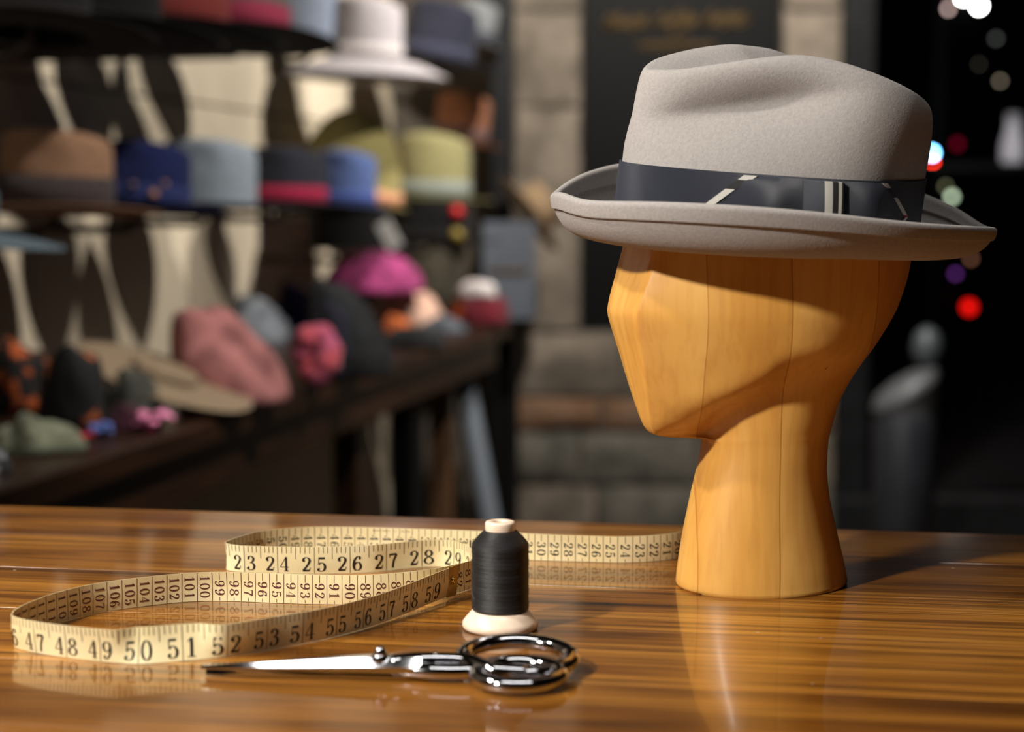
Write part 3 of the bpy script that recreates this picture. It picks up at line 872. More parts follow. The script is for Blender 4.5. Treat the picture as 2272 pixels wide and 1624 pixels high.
# didone numerals drawn as strokes: thick when they run upright, hairline when level
EL = [(0.3 + 0.25*math.sin(2*PI*i/16), 0.5 + 0.49*math.cos(2*PI*i/16)) for i in range(17)]
DIG = {
 '0': [('s', EL)],
 '1': [('l', [(0.32, 0.0), (0.32, 1.0)], .17), ('l', [(0.10, .02), (0.54, .02)], .045), ('l', [(0.32, .97), (0.12, .80)], .06)],
 '2': [('s', [(0.10, .72), (0.13, .90), (0.30, .985), (0.49, .88), (0.50, .68), (0.36, .42), (0.16, .16), (0.08, .05)]), ('l', [(0.06, .07), (0.50, .07)], .13), ('l', [(0.50, .07), (0.56, .28)], .05), ('b', (0.14, .74), .075)],
 '3': [('s', [(0.12, .82), (0.18, .95), (0.32, .985), (0.47, .86), (0.45, .66), (0.28, .54), (0.22, .53)]), ('s', [(0.22, .53), (0.42, .50), (0.53, .30), (0.46, .08), (0.28, .015), (0.12, .07), (0.08, .20)]), ('b', (0.13, .82), .07), ('b', (0.12, .19), .075)],
 '4': [('l', [(0.40, .98), (0.02, .30)], .05), ('l', [(0.02, .29), (0.60, .29)], .05), ('l', [(0.42, 1.0), (0.42, 0.0)], .15), ('l', [(0.26, .02), (0.58, .02)], .045)],
 '5': [('l', [(0.12, .93), (0.52, .93)], .13), ('l', [(0.13, .98), (0.11, .48)], .05), ('s', [(0.11, .48), (0.26, .60), (0.44, .54), (0.53, .32), (0.45, .08), (0.27, .015), (0.11, .07), (0.08, .20)]), ('b', (0.13, .18), .075)],
 '6': [('s', [(0.50, .84), (0.42, .97), (0.28, .95), (0.12, .72), (0.07, .38), (0.14, .08), (0.30, .015), (0.47, .10), (0.53, .30), (0.45, .52), (0.31, .58), (0.15, .46), (0.10, .34)]), ('b', (0.46, .83), .07)],
 '7': [('l', [(0.06, .93), (0.54, .93)], .13), ('l', [(0.06, .98), (0.06, .72)], .05), ('l', [(0.54, .92), (0.34, .48), (0.27, 0.0)], .14)],
 '8': [('s', [(0.30, .54), (0.12, .66), (0.12, .86), (0.30, .985), (0.48, .86), (0.48, .66), (0.30, .54), (0.08, .38), (0.06, .16), (0.30, .015), (0.54, .16), (0.52, .38), (0.30, .54)])],
 '9': [('s', [(0.10, .16), (0.18, .03), (0.32, .05), (0.48, .28), (0.53, .62), (0.46, .92), (0.30, .985), (0.13, .90), (0.07, .70), (0.15, .48), (0.29, .42), (0.45, .54), (0.50, .66)]), ('b', (0.14, .17), .07)],
 'M': [('l', [(0.05, 0), (0.05, 1)], .08), ('l', [(0.05, 1), (0.33, .2)], .08), ('l', [(0.33, .2), (0.6, 1)], .08), ('l', [(0.6, 1), (0.6, 0)], .08)],
 'A': [('l', [(0.02, 0), (0.3, 1)], .08), ('l', [(0.3, 1), (0.58, 0)], .08), ('l', [(0.12, .35), (0.48, .35)], .08)],
 'D': [('l', [(0.08, 0), (0.08, 1)], .08), ('s', [(0.08, .97), (0.4, .9), (0.54, .5), (0.4, .1), (0.08, .03)])],
 'E': [('l', [(0.1, 0), (0.1, 1)], .08), ('l', [(0.1, .96), (0.52, .96)], .08), ('l', [(0.1, .5), (0.45, .5)], .08), ('l', [(0.1, .04), (0.52, .04)], .08)],
 'I': [('l', [(0.3, 0), (0.3, 1)], .08)],
 'N': [('l', [(0.06, 0), (0.06, 1)], .08), ('l', [(0.06, 1), (0.54, 0)], .08), ('l', [(0.54, 0), (0.54, 1)], .08)],
 'G': [('s', [(0.52, .8), (0.3, .98), (0.06, .6), (0.1, .15), (0.34, .02), (0.52, .15), (0.53, .42)]), ('l', [(0.34, .42), (0.56, .42)], .08)],
 'L': [('l', [(0.1, 0), (0.1, 1)], .08), ('l', [(0.1, .04), (0.52, .04)], .08)],
 ' ': []}
def glyph(ch):
    polys = []
    for st_ in DIG[ch]:
        if st_[0] == 'b':
            c, r = st_[1], st_[2]
            polys.append([(c[0] + r*math.cos(2*PI*k/10), c[1] + r*math.sin(2*PI*k/10)) for k in range(10)])
            continue
        P = [Vector((x, y, 0)) for x, y in st_[1]]
        if st_[0] == 's': P = catmull(P, 4)
        elif len(P) > 2: P = catmull(P, 5)
        L = []; R = []
        for i, p in enumerate(P):
            d = (P[min(i+1, len(P)-1)] - P[max(i-1, 0)]).normalized()
            w = st_[2] if st_[0] == 'l' else lerp(0.045, 0.165, abs(d.y)**1.7)
            nrm = Vector((-d.y, d.x, 0))*w/2
            L.append(p + nrm); R.append(p - nrm)
        for i in range(len(P) - 1):
            polys.append([(L[i].x, L[i].y), (L[i+1].x, L[i+1].y), (R[i+1].x, R[i+1].y), (R[i].x, R[i].y)])
    return polys
GL = {k: glyph(k) for k in DIG}
class Print:
    def __init__(s): s.V = []; s.F = []
    def poly(s, pts, off):
        b = len(s.V)
        for a, h in pts: s.V.append(on_tape(a, h, off))
        s.F.append(tuple(range(b, b + len(pts))))
    def done(s, name, mat):
        o = tmesh(name, s.V, s.F, mat, smooth=False); o['kind'] = 'stuff'; return o
OFF = 0.00036
inch = Print(); itick = Print()
MMs = 0.001
for i in range(22*8, 60*8):
    c = i/8*2.54; a = arc_of_cm(c)
    if a > s_end - 0.012: continue
    h0 = 0.02 if i % 8 == 0 else (0.55 if i % 8 == 4 else 0.76)
    w = 0.00020
    for h1, h2 in ([(h0, .5), (.5, .99)] if i % 8 == 0 else [(h0, .99)]):
        itick.poly([(a - w, h1), (a + w, h1), (a + w, h2), (a - w, h2)], OFF)
for N in range(22, 60):
    a = arc_of_cm(N*2.54)
    loc_scale = (arc_of_cm(N*2.54 + 0.6) - arc_of_cm(N*2.54 - 0.6))/0.012
    for k, ch in enumerate(str(N)):
        gw = 0.0085
        x0 = a + (-0.0088 if k == 0 else 0.0017)*loc_scale
        for pl in GL[ch]:
            inch.poly([(x0 + x*gw*1.26*loc_scale, 0.09 + y*0.53) for x, y in pl], OFF)
inch.done('inch_numerals', MAT['ink']); itick.done('inch_marks', MAT['ink'])
for nm, mt, c0, c1 in (('centimetre_numerals', 'ink_green', 14, 58), ('centimetre_numerals', 'ink_red', 78, 116)):
    pr = Print()
    for N in range(c0, c1):
        a = arc_of_cm(N); k = (arc_of_cm(N + .5) - arc_of_cm(N - .5))/0.01
        b = arc_of_cm(N + 0.5); w = 0.00018
        for h1, h2 in ((.01, .5), (.5, .99)): pr.poly([(b - w, h1), (b + w, h1), (b + w, h2), (b - w, h2)], -OFF)
        if N < 100:
            for h1, h2 in ((.02, .13), (.72, .98)): pr.poly([(a - w, h1), (a + w, h1), (a + w, h2), (a - w, h2)], -OFF)
        txt = str(N); gw = 0.30 if len(txt) == 2 else 0.285; h = 0.70 if len(txt) == 2 else 0.88
        for j, ch in enumerate(txt):
            for pl in GL[ch]:                          # turned a quarter: reads downwards, heads to the right
                pr.poly([(a + (0.0032 - y*0.0064)*k, h - (j + x*1.18)*gw*0.98) for x, y in pl], -OFF)
    pr.done(nm, MAT[mt])
pr = Print()
txt = 'MADE IN ENGLAND'
for j, ch in enumerate(txt):                           # tiny maker's line, upside down along the edge
    for pl in GL[ch]:
        pr.poly([(arc_of_cm(40.2) + (j + x*1.1)*0.00122*1.55, 0.93 - y*0.085) for x, y in pl], -OFF)
pr.done('small_lettering', MAT['ink_faint'])
# brass end clip folded round the last centimetre
V = []; F = []; sc0 = s_end - 0.0105; sc1 = s_end + 0.0006
prof = [(-0.03, 0.0010), (1.03, 0.0010), (1.04, 0.0), (1.03, -0.0010), (-0.03, -0.0010), (-0.04, 0.0)]
for i in range(9):
    s = lerp(sc0, sc1, i/8)
    for h, o_ in prof: V.append(on_tape(s, h, o_ if 0 < i < 8 else o_*0.7))
for i in range(8):
    for k in range(6):
        a, b = i*6 + k, i*6 + (k + 1) % 6
        F.append((a, b, b + 6, a + 6))
F += [tuple(range(5, -1, -1)), tuple(range(48, 54))]
clip = tmesh('brass_clip', V, F, MAT['brass'], 40); clip['label'] = 'brass end clip'
rv = MB(); pc, dc = path(sc0 + 0.0045); nr = Vector((dc.y, -dc.x, 0)); ctr = on_tape(sc0 + 0.0045, 0.55, 0.0010)
rings_ = []
for r, o_ in ((0.0022, 0), (0.0021, 0.0006), (0.0014, 0.0010), (0.0009, 0.0003), (0.0003, 0.0002)):
    rings_.append([TI @ (ctr + nr*o_ + dc*r*math.cos(2*PI*k/16) + Vector((0, 0, 1))*r*math.sin(2*PI*k/16)) for k in range(16)])
rv.grid(rings_, True, False, True).build('rivet', M('bright_brass', (214, 190, 130), rough=0.2, metal=1.0), clip)

# ------------------------------------------------------------------ spool of black thread
sp = ground(1110, 1393)
spool = thing('thread_spool', 'pale wooden spool wound with black thread beside the scissors', 'thread spool', sp)
MAT['spool_wood'] = M('pale_beech', (240, 214, 188), (246, 226, 204), 40, (3, 3, 0.4), rough=0.4, coat=0.2)
mm = 0.001
MB().lathe([(21.0*mm, 0), (22.6*mm, 0.6*mm), (23.2*mm, 2.2*mm), (23.0*mm, 4.2*mm), (22.0*mm, 5.6*mm), (19.5*mm, 8.6*mm), (17.2*mm, 11.2*mm), (15.5*mm, 11.8*mm), (9*mm, 11.8*mm)], 64, cap1=True).build('spool_base', MAT['spool_wood'], spool, True, 50)
prof = [(9*mm, 11.4*mm), (16.4*mm, 11.4*mm), (17.1*mm, 12.2*mm)]
for i in range(41):
    z = lerp(12.8, 51.0, i/40); prof.append(((17.35 + 0.16*math.sin(i*2.3) + 0.12*math.sin(i*0.7))*mm, z*mm))
prof += [(17.3*mm, 52.0*mm), (16.6*mm, 53.4*mm), (13.8*mm, 56.6*mm), (10.8*mm, 59.7*mm), (9.6*mm, 60.4*mm), (8.4*mm, 60.6*mm)]
th_ = MB().lathe(prof, 64).build('thread', thread_mat(), spool)
MB().lathe([(9.0*mm, 59.6*mm), (9.1*mm, 61*mm), (9.2*mm, 64.6*mm), (8.8*mm, 65.6*mm), (7.8*mm, 66.0*mm), (4.6*mm, 66.0*mm), (3.9*mm, 65.4*mm), (3.7*mm, 60.5*mm)], 48, cap0=False, cap1=True).build('spool_neck', MAT['spool_wood'], spool, True, 50)
lp = [(-0.0172 - 0.0006*math.cos(a) - 0.0014*(1 - math.cos(a))/2*1.2, -0.003 + 0.0006*math.sin(2*a), 0.0525 + 0.0022*math.sin(a)) for a in [2*PI*k/14 for k in range(15)]]
MB().tube(lp, 0.00022, 5).build('thread_loop', MAT['black_paint'], th_)
MB().tube([(-0.0173, -0.0035, 0.0240), (-0.0166, -0.0062, 0.0215), (-0.0150, -0.0095, 0.0185)], 0.00022, 5).build('loose_thread', M('grey_thread', (70, 70, 74), rough=0.6), th_)

# ------------------------------------------------------------------ chrome tailor's shears
MAT['chrome'] = M('chrome', (206, 206, 210), rough=0.07, metal=1.0)
tip = ground(447, 1500); hnd = ground(1150, 1505)
sdir = (hnd - tip); sdir.z = 0; sdir.normalize(); sang = math.atan2(sdir.y, sdir.x)
sh = thing('tailor_shears', 'chrome tailor\'s shears lying closed on the table in front of the spool', 'scissors', tip, (0, 0, sang))
def blade(name, pts, z0, z1, ridge, parent, edge=0.0004):
    """pts: (x, y near edge, y far edge); lens-like cross section with a ground bevel"""
    rg_ = []
    for i, (x, a, b) in enumerate(pts):
        zz0 = z0(x); zz1 = z1(x)
        w = b - a
        rg_.append([Vector((x, a, zz0 + 0.0002)), Vector((x, a, zz0 + (zz1 - zz0)*0.45)), Vector((x, a + w*(ridge(x) if callable(ridge) else ridge), zz1)), Vector((x, b - w*0.12, zz1)), Vector((x, b, zz0 + (zz1 - zz0)*0.6)), Vector((x, b, zz0 + 0.0002)), Vector((x, b - w*0.1, zz0)), Vector((x, a + w*0.1, zz0))])
    return MB().grid(rg_, True, True, True).build(name, MAT['chrome'], parent, True, 28)
L = 0.108
up = blade('upper_blade', [(x, -lerp(0.0012, 0.0085, (x/L)**0.8), lerp(0.0010, 0.0055, (x/L)**0.8)) for x in [L*i/12 for i in range(13)]] + [(0.114, -0.0088, 0.0050), (0.121, -0.0080, 0.0030)], lambda x: 0.0042, lambda x: 0.0062 + 0.0060*min(1, x/0.095), lambda x: 0.365 + 0.55*max(0, x - 0.01), sh)
lo = blade('lower_blade', [(x + 0.0025, -lerp(0.0006, 0.0062, (x/L)**0.8), lerp(0.0012, 0.0085, (x/L)**0.8)) for x in [L*i/12 for i in range(13)]] + [(0.117, -0.0052, 0.0092), (0.124, -0.003, 0.0085)], lambda x: 0.0005, lambda x: 0.0041, 0.30, sh)
# far half: neck and the large bow; near half: neck and the small bow
def loc(px, py, z=TABLE_Z):
    g = ground(px, py, z) - tip
    return Vector((g.x*math.cos(sang) + g.y*math.sin(sang), -g.x*math.sin(sang) + g.y*math.cos(sang), z - TABLE_Z))
def ring_pts(c, rx, ry, z, tilt, n=40):
    return [Vector((c.x + rx*math.cos(2*PI*k/n), c.y + ry*math.sin(2*PI*k/n), z + tilt*math.sin(2*PI*k/n))) for k in range(n)]
cb_ = loc(1146, 1492); cs = loc(1150, 1520)
def bow_ring(name, c, rx, ry, z, tilt, r, neck, parent):
    m = MB()
    P = ring_pts(c, rx, ry, z, tilt)
    m.tube(P, r, 12, True, 0.85)
    o = m.build(name, MAT['chrome'], parent)
    n_ = MB(); Q = catmull(neck, 8)
    n_.tube(Q, [lerp(0.0062, r*0.98, i/(len(Q) - 1)) for i in range(len(Q))], 12, False, 0.8)
    n_.build('shank', MAT['chrome'], o)
    return o
bow_ring('large_handle_ring', cb_, 0.0300, 0.0240, 0.0085, 0.003, 0.0050, [(0.104, -0.001, 0.0080), (0.116, 0.003, 0.0086), (0.130, 0.005, 0.0084), (0.146, 0.0035, 0.0082), (cb_.x - 0.012, cb_.y - 0.0225, 0.0076), (cb_.x + 0.006, cb_.y - 0.0236, 0.0068)], sh)
bow_ring('small_handle_ring', cs, 0.0220, 0.0195, 0.0062, 0.0012, 0.0050, [(0.106, 0.002, 0.0042), (0.118, -0.003, 0.0048), (0.132, -0.0065, 0.0052), (0.148, -0.0060, 0.0055), (cs.x - 0.010, cs.y + 0.0185, 0.0062), (cs.x + 0.006, cs.y + 0.0205, 0.0066)], sh)
MB().lathe([(5.0*mm, 9.6*mm), (5.0*mm, 12.6*mm), (4.4*mm, 13.4*mm), (3.6*mm, 13.6*mm), (3.6*mm, 15.0*mm), (2.9*mm, 16.6*mm), (1.4*mm, 17.5*mm), (0.2*mm, 17.7*mm)], 24, (0.0985, -0.0012, 0)).build('pivot_screw', MAT['chrome'], sh, True, 40)
MB().lathe([(3.4*mm, 9.0*mm), (3.2*mm, 11.2*mm), (2.2*mm, 12.6*mm), (0.9*mm, 13.3*mm), (0.1*mm, 13.4*mm)], 20, (0.128, 0.0045, 0)).build('stop_stud', MAT['chrome'], sh, True, 40)
# ------------------------------------------------------------------ display counter by the left wall
ct = thing('display_counter', 'long dark wooden counter covered with hats along the left wall', 'counter')
ct.matrix_world = WM
MB().box((-0.45, 0.0, CTZ - 0.045), (CL + 0.02, WALL_OFF - 0.004, CTZ), 0.006).build('counter_top', MAT['dark_wood'], ct, smooth=False)
MB().box((-0.45, 0.03, CTZ - 0.13), (CL - 0.03, 0.055, CTZ - 0.045), 0.003).build('apron', MAT['dark_wood'], ct, smooth=False)
for px, off, wdt, m in ((800, 0.10, 0.085, 'dark_wood'), (925, 0.06, 0.11, 'black_paint'), (1000, 0.12, 0.055, 'mid_wood'), (1084, 0.30, 0.07, 'pale_wood'), (1146, 0.03, 0.085, 'black_paint')):
    w = w_at(px, off)
    MB().box((w - wdt/2, off, 0.0), (w + wdt/2, off + 0.06, CTZ - 0.046), 0.004).build('leg', MAT[m], ct, smooth=False)
# steel pole leaning under the counter end
D1 = 5.05
pa = at(1013, 762, D1); pb = at(1085, 1160, D1); dd = (pb - pa).normalized(); pb = pa + dd*((0.014 - pa.z)/dd.z)
pole = thing('steel_pole', 'pale steel pole slanting down beneath the far end of the counter', 'pole', pb)
MB().tube([pa - pb, (0, 0, 0)], 0.034, 16).build('shaft', M('satin_steel', (120, 128, 138), rough=0.5, metal=0.2), pole, True, 60)
MB().tube([(pa - pb)*0.0 + Vector((0, 0, 0)), (pa - pb)*0.03], 0.036, 16).build('rubber_end', MAT['black_paint'], pole, True, 60)
# black iron post at the end of the hat wall
ip = at_y(1114, 450, 5.68)
tag(MB().box((-0.036, -0.036, 0.0), (0.036, 0.036, 2.995), 0.006).build('iron_post', MAT['iron'], None, False), 'black upright post between the hat wall and the stone pillar', 'post').location = (ip.x, ip.y, 0.002)

# ------------------------------------------------------------------ hats in the background
FM = {}
def fm(c):
    if c not in FM: FM[c] = felt('felt_%d_%d_%d' % c, c, 0.88)
    return FM[c]
def bg_hat(name, label, px, py, D, ca, cb, h, bw, col, band=None, yaw=0.0, curl=0.012, crease=0.016, rot=(0, 0), band_h=0.035, n_=4.4, droop=0.0, group=None, flip=False, bandw=None, pin=None, peg=False):
    """brim centre at a pixel and depth; ca, cb half length and width of the crown, h height, bw brim width"""
    if D < 1: q_ = W(w_at(px, D), D, EYE_Z); D = q_.y*CP      # a distance from the counter edge instead of a depth
    c = at(px, py, D)
    R = Matrix.Rotation(rot[0], 4, 'X') @ Matrix.Rotation(rot[1], 4, 'Y') @ Matrix.Rotation(yaw, 4, 'Z')
    if flip: R = R @ Matrix.Rotation(PI, 4, 'X')
    o = thing(name, label, 'hat', c, R.to_euler(), group)
    N = 48; rows = []
    def K(th): return lerp(0.86, 0.66, math.sin(th)**2)
    def H(u): return h*(1 - 0.10*(u/ca)**2 - 0.05*(u/ca))
    def pin_(u, q, v): 
        g = crease/0.016*0.009*math.exp(-((u + ca*0.45)/(ca*0.35))**2 - ((v/h - 0.72)/0.2)**2)
        return Vector((u, q - math.copysign(min(abs(q)*0.5, g), q), v))
    for i in range(15):
        ph = (i/14.0)*PI/2; r = []
        for j in range(N):
            th = 2*PI*j/N; k = K(th) if crease else 0.05
            s = k + (1 - k)*max(0, math.cos(ph))**(2/n_); V = H(ca*k*math.cos(th))
            r.append(pin_(ca*s*math.cos(th), cb*s*math.sin(th), V*math.sin(ph)**(2/n_)))
        rows.append(r)
    top = rows[-1]
    for i in range(1, 7):
        t = i/6.0*0.97; r = []
        for P in top:
            u, q = P.x*(1 - t), P.y*(1 - t)
            r.append(Vector((u, q, lerp(P.z, H(u), t) - crease*1.2*math.sin(PI/2*t)**1.5*max(0, 1 - (u/ca)**2))))
        rows.append(r)
    cr_ = MB().grid(rows, True, False, True).build('crown', fm(col), o)
    def bp(th, f):
        s2 = math.sin(th)**2
        v = -0.004 + curl*(0.35 + 0.65*s2)*f**2.2*1.6 - droop*f**1.4
        return Vector(((ca + bw*f)*math.cos(th), (cb + bw*f*0.93)*math.sin(th), v))
    t_ = []; b_ = []
    for i in range(9):
        f = i/8; t_.append([bp(2*PI*j/N, f) + Vector((0, 0, .0015)) for j in range(N)]); b_.append([bp(2*PI*j/N, f) - Vector((0, 0, .0015)) for j in range(N)])
    rg_ = t_ + [[bp(2*PI*j/N, 1.02) for j in range(N)]] + b_[::-1]; rg_.append(rg_[0])
    MB().grid(rg_, True).build('brim', fm(col) if bandw is None else fm(bandw), o)
    if band:
        r = []
        for v, ex in ((0.0, .001), (0.0, .0028), (band_h, .0028), (band_h, .001)):
            row = []
            for j in range(N):
                th = 2*PI*j/N; k = K(th) if crease else 0.05; V = H(ca*k*math.cos(th)); x = min(1, v/V)
                s = k + (1 - k)*(1 - x**n_)**(1/n_)
                row.append(Vector(((ca*s + ex)*math.cos(th), (cb*s + ex)*math.sin(th), v)))
            r.append(row)
        bd = MB().grid(r, True).build('ribbon_band', fm(band), o)
    if pin:
        for (ang_, vz, rr, cc) in pin:
            q = MB().lathe([(rr*0.2, -rr), (rr*0.8, -rr*0.6), (rr, 0), (rr*0.8, rr*0.6), (rr*0.2, rr)], 10, ((ca + 0.004)*math.cos(ang_), (cb + 0.004)*math.sin(ang_), vz))
            q.build('pin', M('pin_%d' % int(rr*1e5), cc, rough=0.4), o)
    if peg:                                            # bracket that carries it, fixed to the wall
        inv = WM.inverted(); p = inv @ c
        top_ = Vector((p.x, p.y, p.z + h*0.55)); q = MB()
        q.tube([(p.x, WALL_OFF + 0.002, p.z - 0.035), (p.x, p.y + 0.03, p.z - 0.035), (p.x, p.y, p.z - 0.01), (p.x, p.y, top_.z)], 0.009, 8)
        q.lathe([(0.045, top_.z), (0.05, top_.z + 0.008), (0.02, top_.z + 0.012)], 16, (p.x, p.y, 0))
        q.build('hat_peg', MAT['dark_wood'], wl)
    return o
A = math.radians
G2 = 'felt hats on the middle row of the hat wall'; G1 = 'felt hats on the top row of the hat wall'
bg_hat('felt_hat', 'brown felt hat with wide dark band on the middle row', 124, 470, .33, .098, .088, .140, .085, (142, 108, 84), (62, 54, 54), A(25), .012, .014, (0, A(2)), .062, group=G2, peg=True)
bg_hat('felt_hat', 'blue grey hat cut off by the left edge below the brown hat', -128, 500, .33, .080, .075, .07, .105, (84, 98, 108), None, A(10), .0, .014, (0, A(6)), droop=.014, group=G2, peg=True)
bg_hat('felt_hat', 'navy felt hat with feather pins right of the brown hat', 316, 468, .33, .092, .084, .132, .090, (26, 34, 78), (38, 46, 90), A(15), .010, .016, (A(-3), A(3)), .05, group=G2, pin=[(PI*1.55, .03, .009, (170, 118, 80)), (PI*1.62, .05, .007, (140, 104, 94)), (PI*1.42, .045, .007, (110, 86, 88))], peg=True)
bg_hat('felt_hat', 'pale slate grey felt hat with dark brim beside the navy hat', 466, 458, .33, .100, .088, .142, .088, (122, 132, 142), (96, 62, 86), A(20), .008, .016, (0, A(2)), .010, group=G2, peg=True, bandw=(40, 42, 50))
bg_hat('felt_hat', 'charcoal felt hat with crimson band', 638, 452, .32, .094, .085, .136, .060, (52, 54, 64), (168, 38, 72), A(5), .006, .010, (0, A(1)), .042, group=G2, peg=True, bandw=(56, 58, 68))
bg_hat('felt_hat', 'denim blue felt hat between the charcoal and olive hats', 768, 454, .28, .076, .070, .140, .030, (92, 112, 166), (70, 88, 150), A(5), .004, .012, (0, A(3)), .035, group=G2, peg=True)
bg_hat('bell_hat', 'large olive felt hat with salmon band, sloping like a bell', 768, 440, .35, .150, .13, .245, .020, (150, 140, 90), (212, 152, 118), A(0), .0, 0.0, (0, A(9)), .035, 2.0, group=G2, peg=True)
bg_hat('felt_hat', 'pale olive felt hat with grey band at the end of the middle row', 962, 442, .22, .108, .096, .195, .070, (146, 140, 98), (130, 136, 130), A(0), .004, .006, (0, A(1)), .055, 3.6, group=G2, peg=True)
# top row
bg_hat('felt_hat', 'black wide brimmed hat at the upper left corner', 70, 74, .30, .095, .086, .12, .105, (12, 11, 12), (20, 16, 16), A(10), .004, .016, (A(-7), A(1)), group=G1, peg=True)
bg_hat('felt_hat', 'black wide brimmed hat second from the left on the top row', 240, 80, .30, .095, .086, .12, .110, (12, 11, 12), (18, 14, 14), A(10), .004, .016, (A(-7), A(2)), .03, group=G1, peg=True)
bg_hat('felt_hat', 'black hat with brick red band on the top row', 404, 82, .30, .090, .082, .13, .110, (12, 11, 12), (98, 36, 33), A(10), .004, .016, (A(-7), A(2)), .085, group=G1, peg=True)
bg_hat('felt_hat', 'green grey hat with pink band and black brim on the top row', 548, 86, .30, .092, .084, .16, .110, (70, 78, 74), (118, 34, 56), A(10), .002, .016, (A(-7), A(2)), .07, group=G1, bandw=(14, 14, 15), peg=True)
bg_hat('felt_hat', 'pale blue grey hat behind the white fedora', 690, 112, .41, .088, .076, .18, .012, (126, 136, 154), None, A(15), .004, .012, (0, A(-4)), group=G1, peg=True)
bg_hat('felt_hat', 'off white wide brimmed fedora at the top of the wall', 812, 130, .27, .098, .090, .160, .125, (172, 166, 170), (190, 184, 184), A(-10), -.004, .008, (0, A(2)), .034, 4.0, droop=.042, group=G1, peg=True)
bg_hat('felt_hat', 'charcoal navy hat right of the white fedora', 968, 138, .24, .110, .10, .18, .085, (52, 54, 68), (62, 64, 82), A(15), .006, .016, (0, A(10)), .05, group=G1, peg=True)
bg_hat('felt_hat', 'small pale grey hat in front of the black post', 1048, 92, .20, .066, .06, .13, .033, (146, 150, 152), (74, 76, 90), A(0), .003, .012, (0, A(14)), group=G1, peg=True)
bg_hat('felt_hat', 'rust orange hat beside the black post under the charcoal hat', 1022, 318, .22, .086, .076, .160, .05, (164, 110, 82), (110, 86, 82), A(0), .004, .012, (0, A(6)), .05, group=G2, peg=True)
bg_hat('felt_hat', 'black hat with red and yellow badges under the olive hats', 965, 535, .20, .110, .10, .12, .085, (14, 13, 14), (20, 18, 18), A(0), .004, .014, (0, 0), peg=True, pin=[(PI*1.70, .085, .020, (190, 16, 20)), (PI*1.70, .018, .022, (124, 104, 30))])
bg_hat('felt_hat', 'black hat under the denim blue hat', 772, 548, .28, .105, .09, .12, .075, (15, 13, 13), None, A(0), .004, .014, (0, 0), peg=True)
bg_hat('felt_hat', 'tan straw hat hanging on the stone pillar', 1182, 470, 5.50, .078, .073, .07, .068, (164, 138, 108), None, A(20), .0, .010, (A(-15), A(52)), droop=.01)
bg_hat('wide_hat', 'taupe wide brimmed hat lying tilted under the pink beanie', 366, 828, 2.94, .060, .056, .012, .098, (150, 130, 106), None, A(0), -.002, .004, (A(5), A(20)))

hk = at(1182, 470, 5.50)
MB().tube([(hk.x, YB + 0.01, hk.z + 0.05), (hk.x, hk.y + 0.02, hk.z + 0.05), (hk.x + 0.01, hk.y, hk.z + 0.045), (hk.x + 0.02, hk.y - 0.012, hk.z + 0.03)], 0.006, 8).build('hook', MAT['iron'], wall_back)
# ------------------------------------------------------------------ soft things on the counter
def knit(name, c, c2=None, s=260, bump=0.6):
    t = NT(name); p = t.b.inputs
    v = t.coords('Object')
    w = t.n('ShaderNodeTexWave', bands_direction='DIAGONAL'); w.inputs['Scale'].default_value = s/3; w.inputs['Distortion'].default_value = 2.0
    t.l(v, w.inputs['Vector'])
    n = t.noise(v, 22, 3)
    t.l(t.ramp(n, [(0.35, lin(tuple(x*0.8 for x in c))), (0.6, lin(c2 or c))]), p['Base Color'])
    p['Roughness'].default_value = 0.95; p['Sheen Weight'].default_value = 0.05
    t.bump(w.outputs['Fac'], bump, 0.002)
    return t.m
def blotch(name, c, c2, s=24, at_=0.56):
    t = NT(name); p = t.b.inputs
    n = t.noise(t.coords('Object'), s, 2)
    t.l(t.ramp(n, [(at_, lin(c)), (at_ + 0.03, lin(c2))]), p['Base Color']); p['Roughness'].default_value = 0.85
    return t.m
def dome(wx, wy, h, seed, folds=0.0, fdir=0.6, nf=5, amp=0.12, p=2.3, N=44, R=18, lean_=(0, 0)):
    V = []
    off = Vector((seed*3.1, seed*1.7, seed*0.9))
    rows = []
    for i in range(R + 1):
        ph = i/R*PI/2; r = []
        for j in range(N):
            th = 2*PI*j/N
            s = max(0, math.cos(ph))**(2/p); z = math.sin(ph)**(2/p)
            x, y = s*math.cos(th), s*math.sin(th)
            k = noise.noise(Vector((x, y, z))*1.4 + off)*amp + noise.noise(Vector((x, y, z))*3.5 + off)*amp*0.4
            fo = folds*math.sin(nf*(x*math.cos(fdir) + y*math.sin(fdir) + 0.5*z) + 2*noise.noise(Vector((x, y, z))*1.1 + off))
            m = 1 + k + fo*min(1, z*2 + 0.3)
            r.append(Vector((x*wx*m + lean_[0]*z*z, y*wy*m + lean_[1]*z*z, max(0, z*h*(1 + k*1.2 + fo)))))
        rows.append(r)
    rows[0] = [Vector((v.x, v.y, 0)) for v in rows[0]]
    return rows
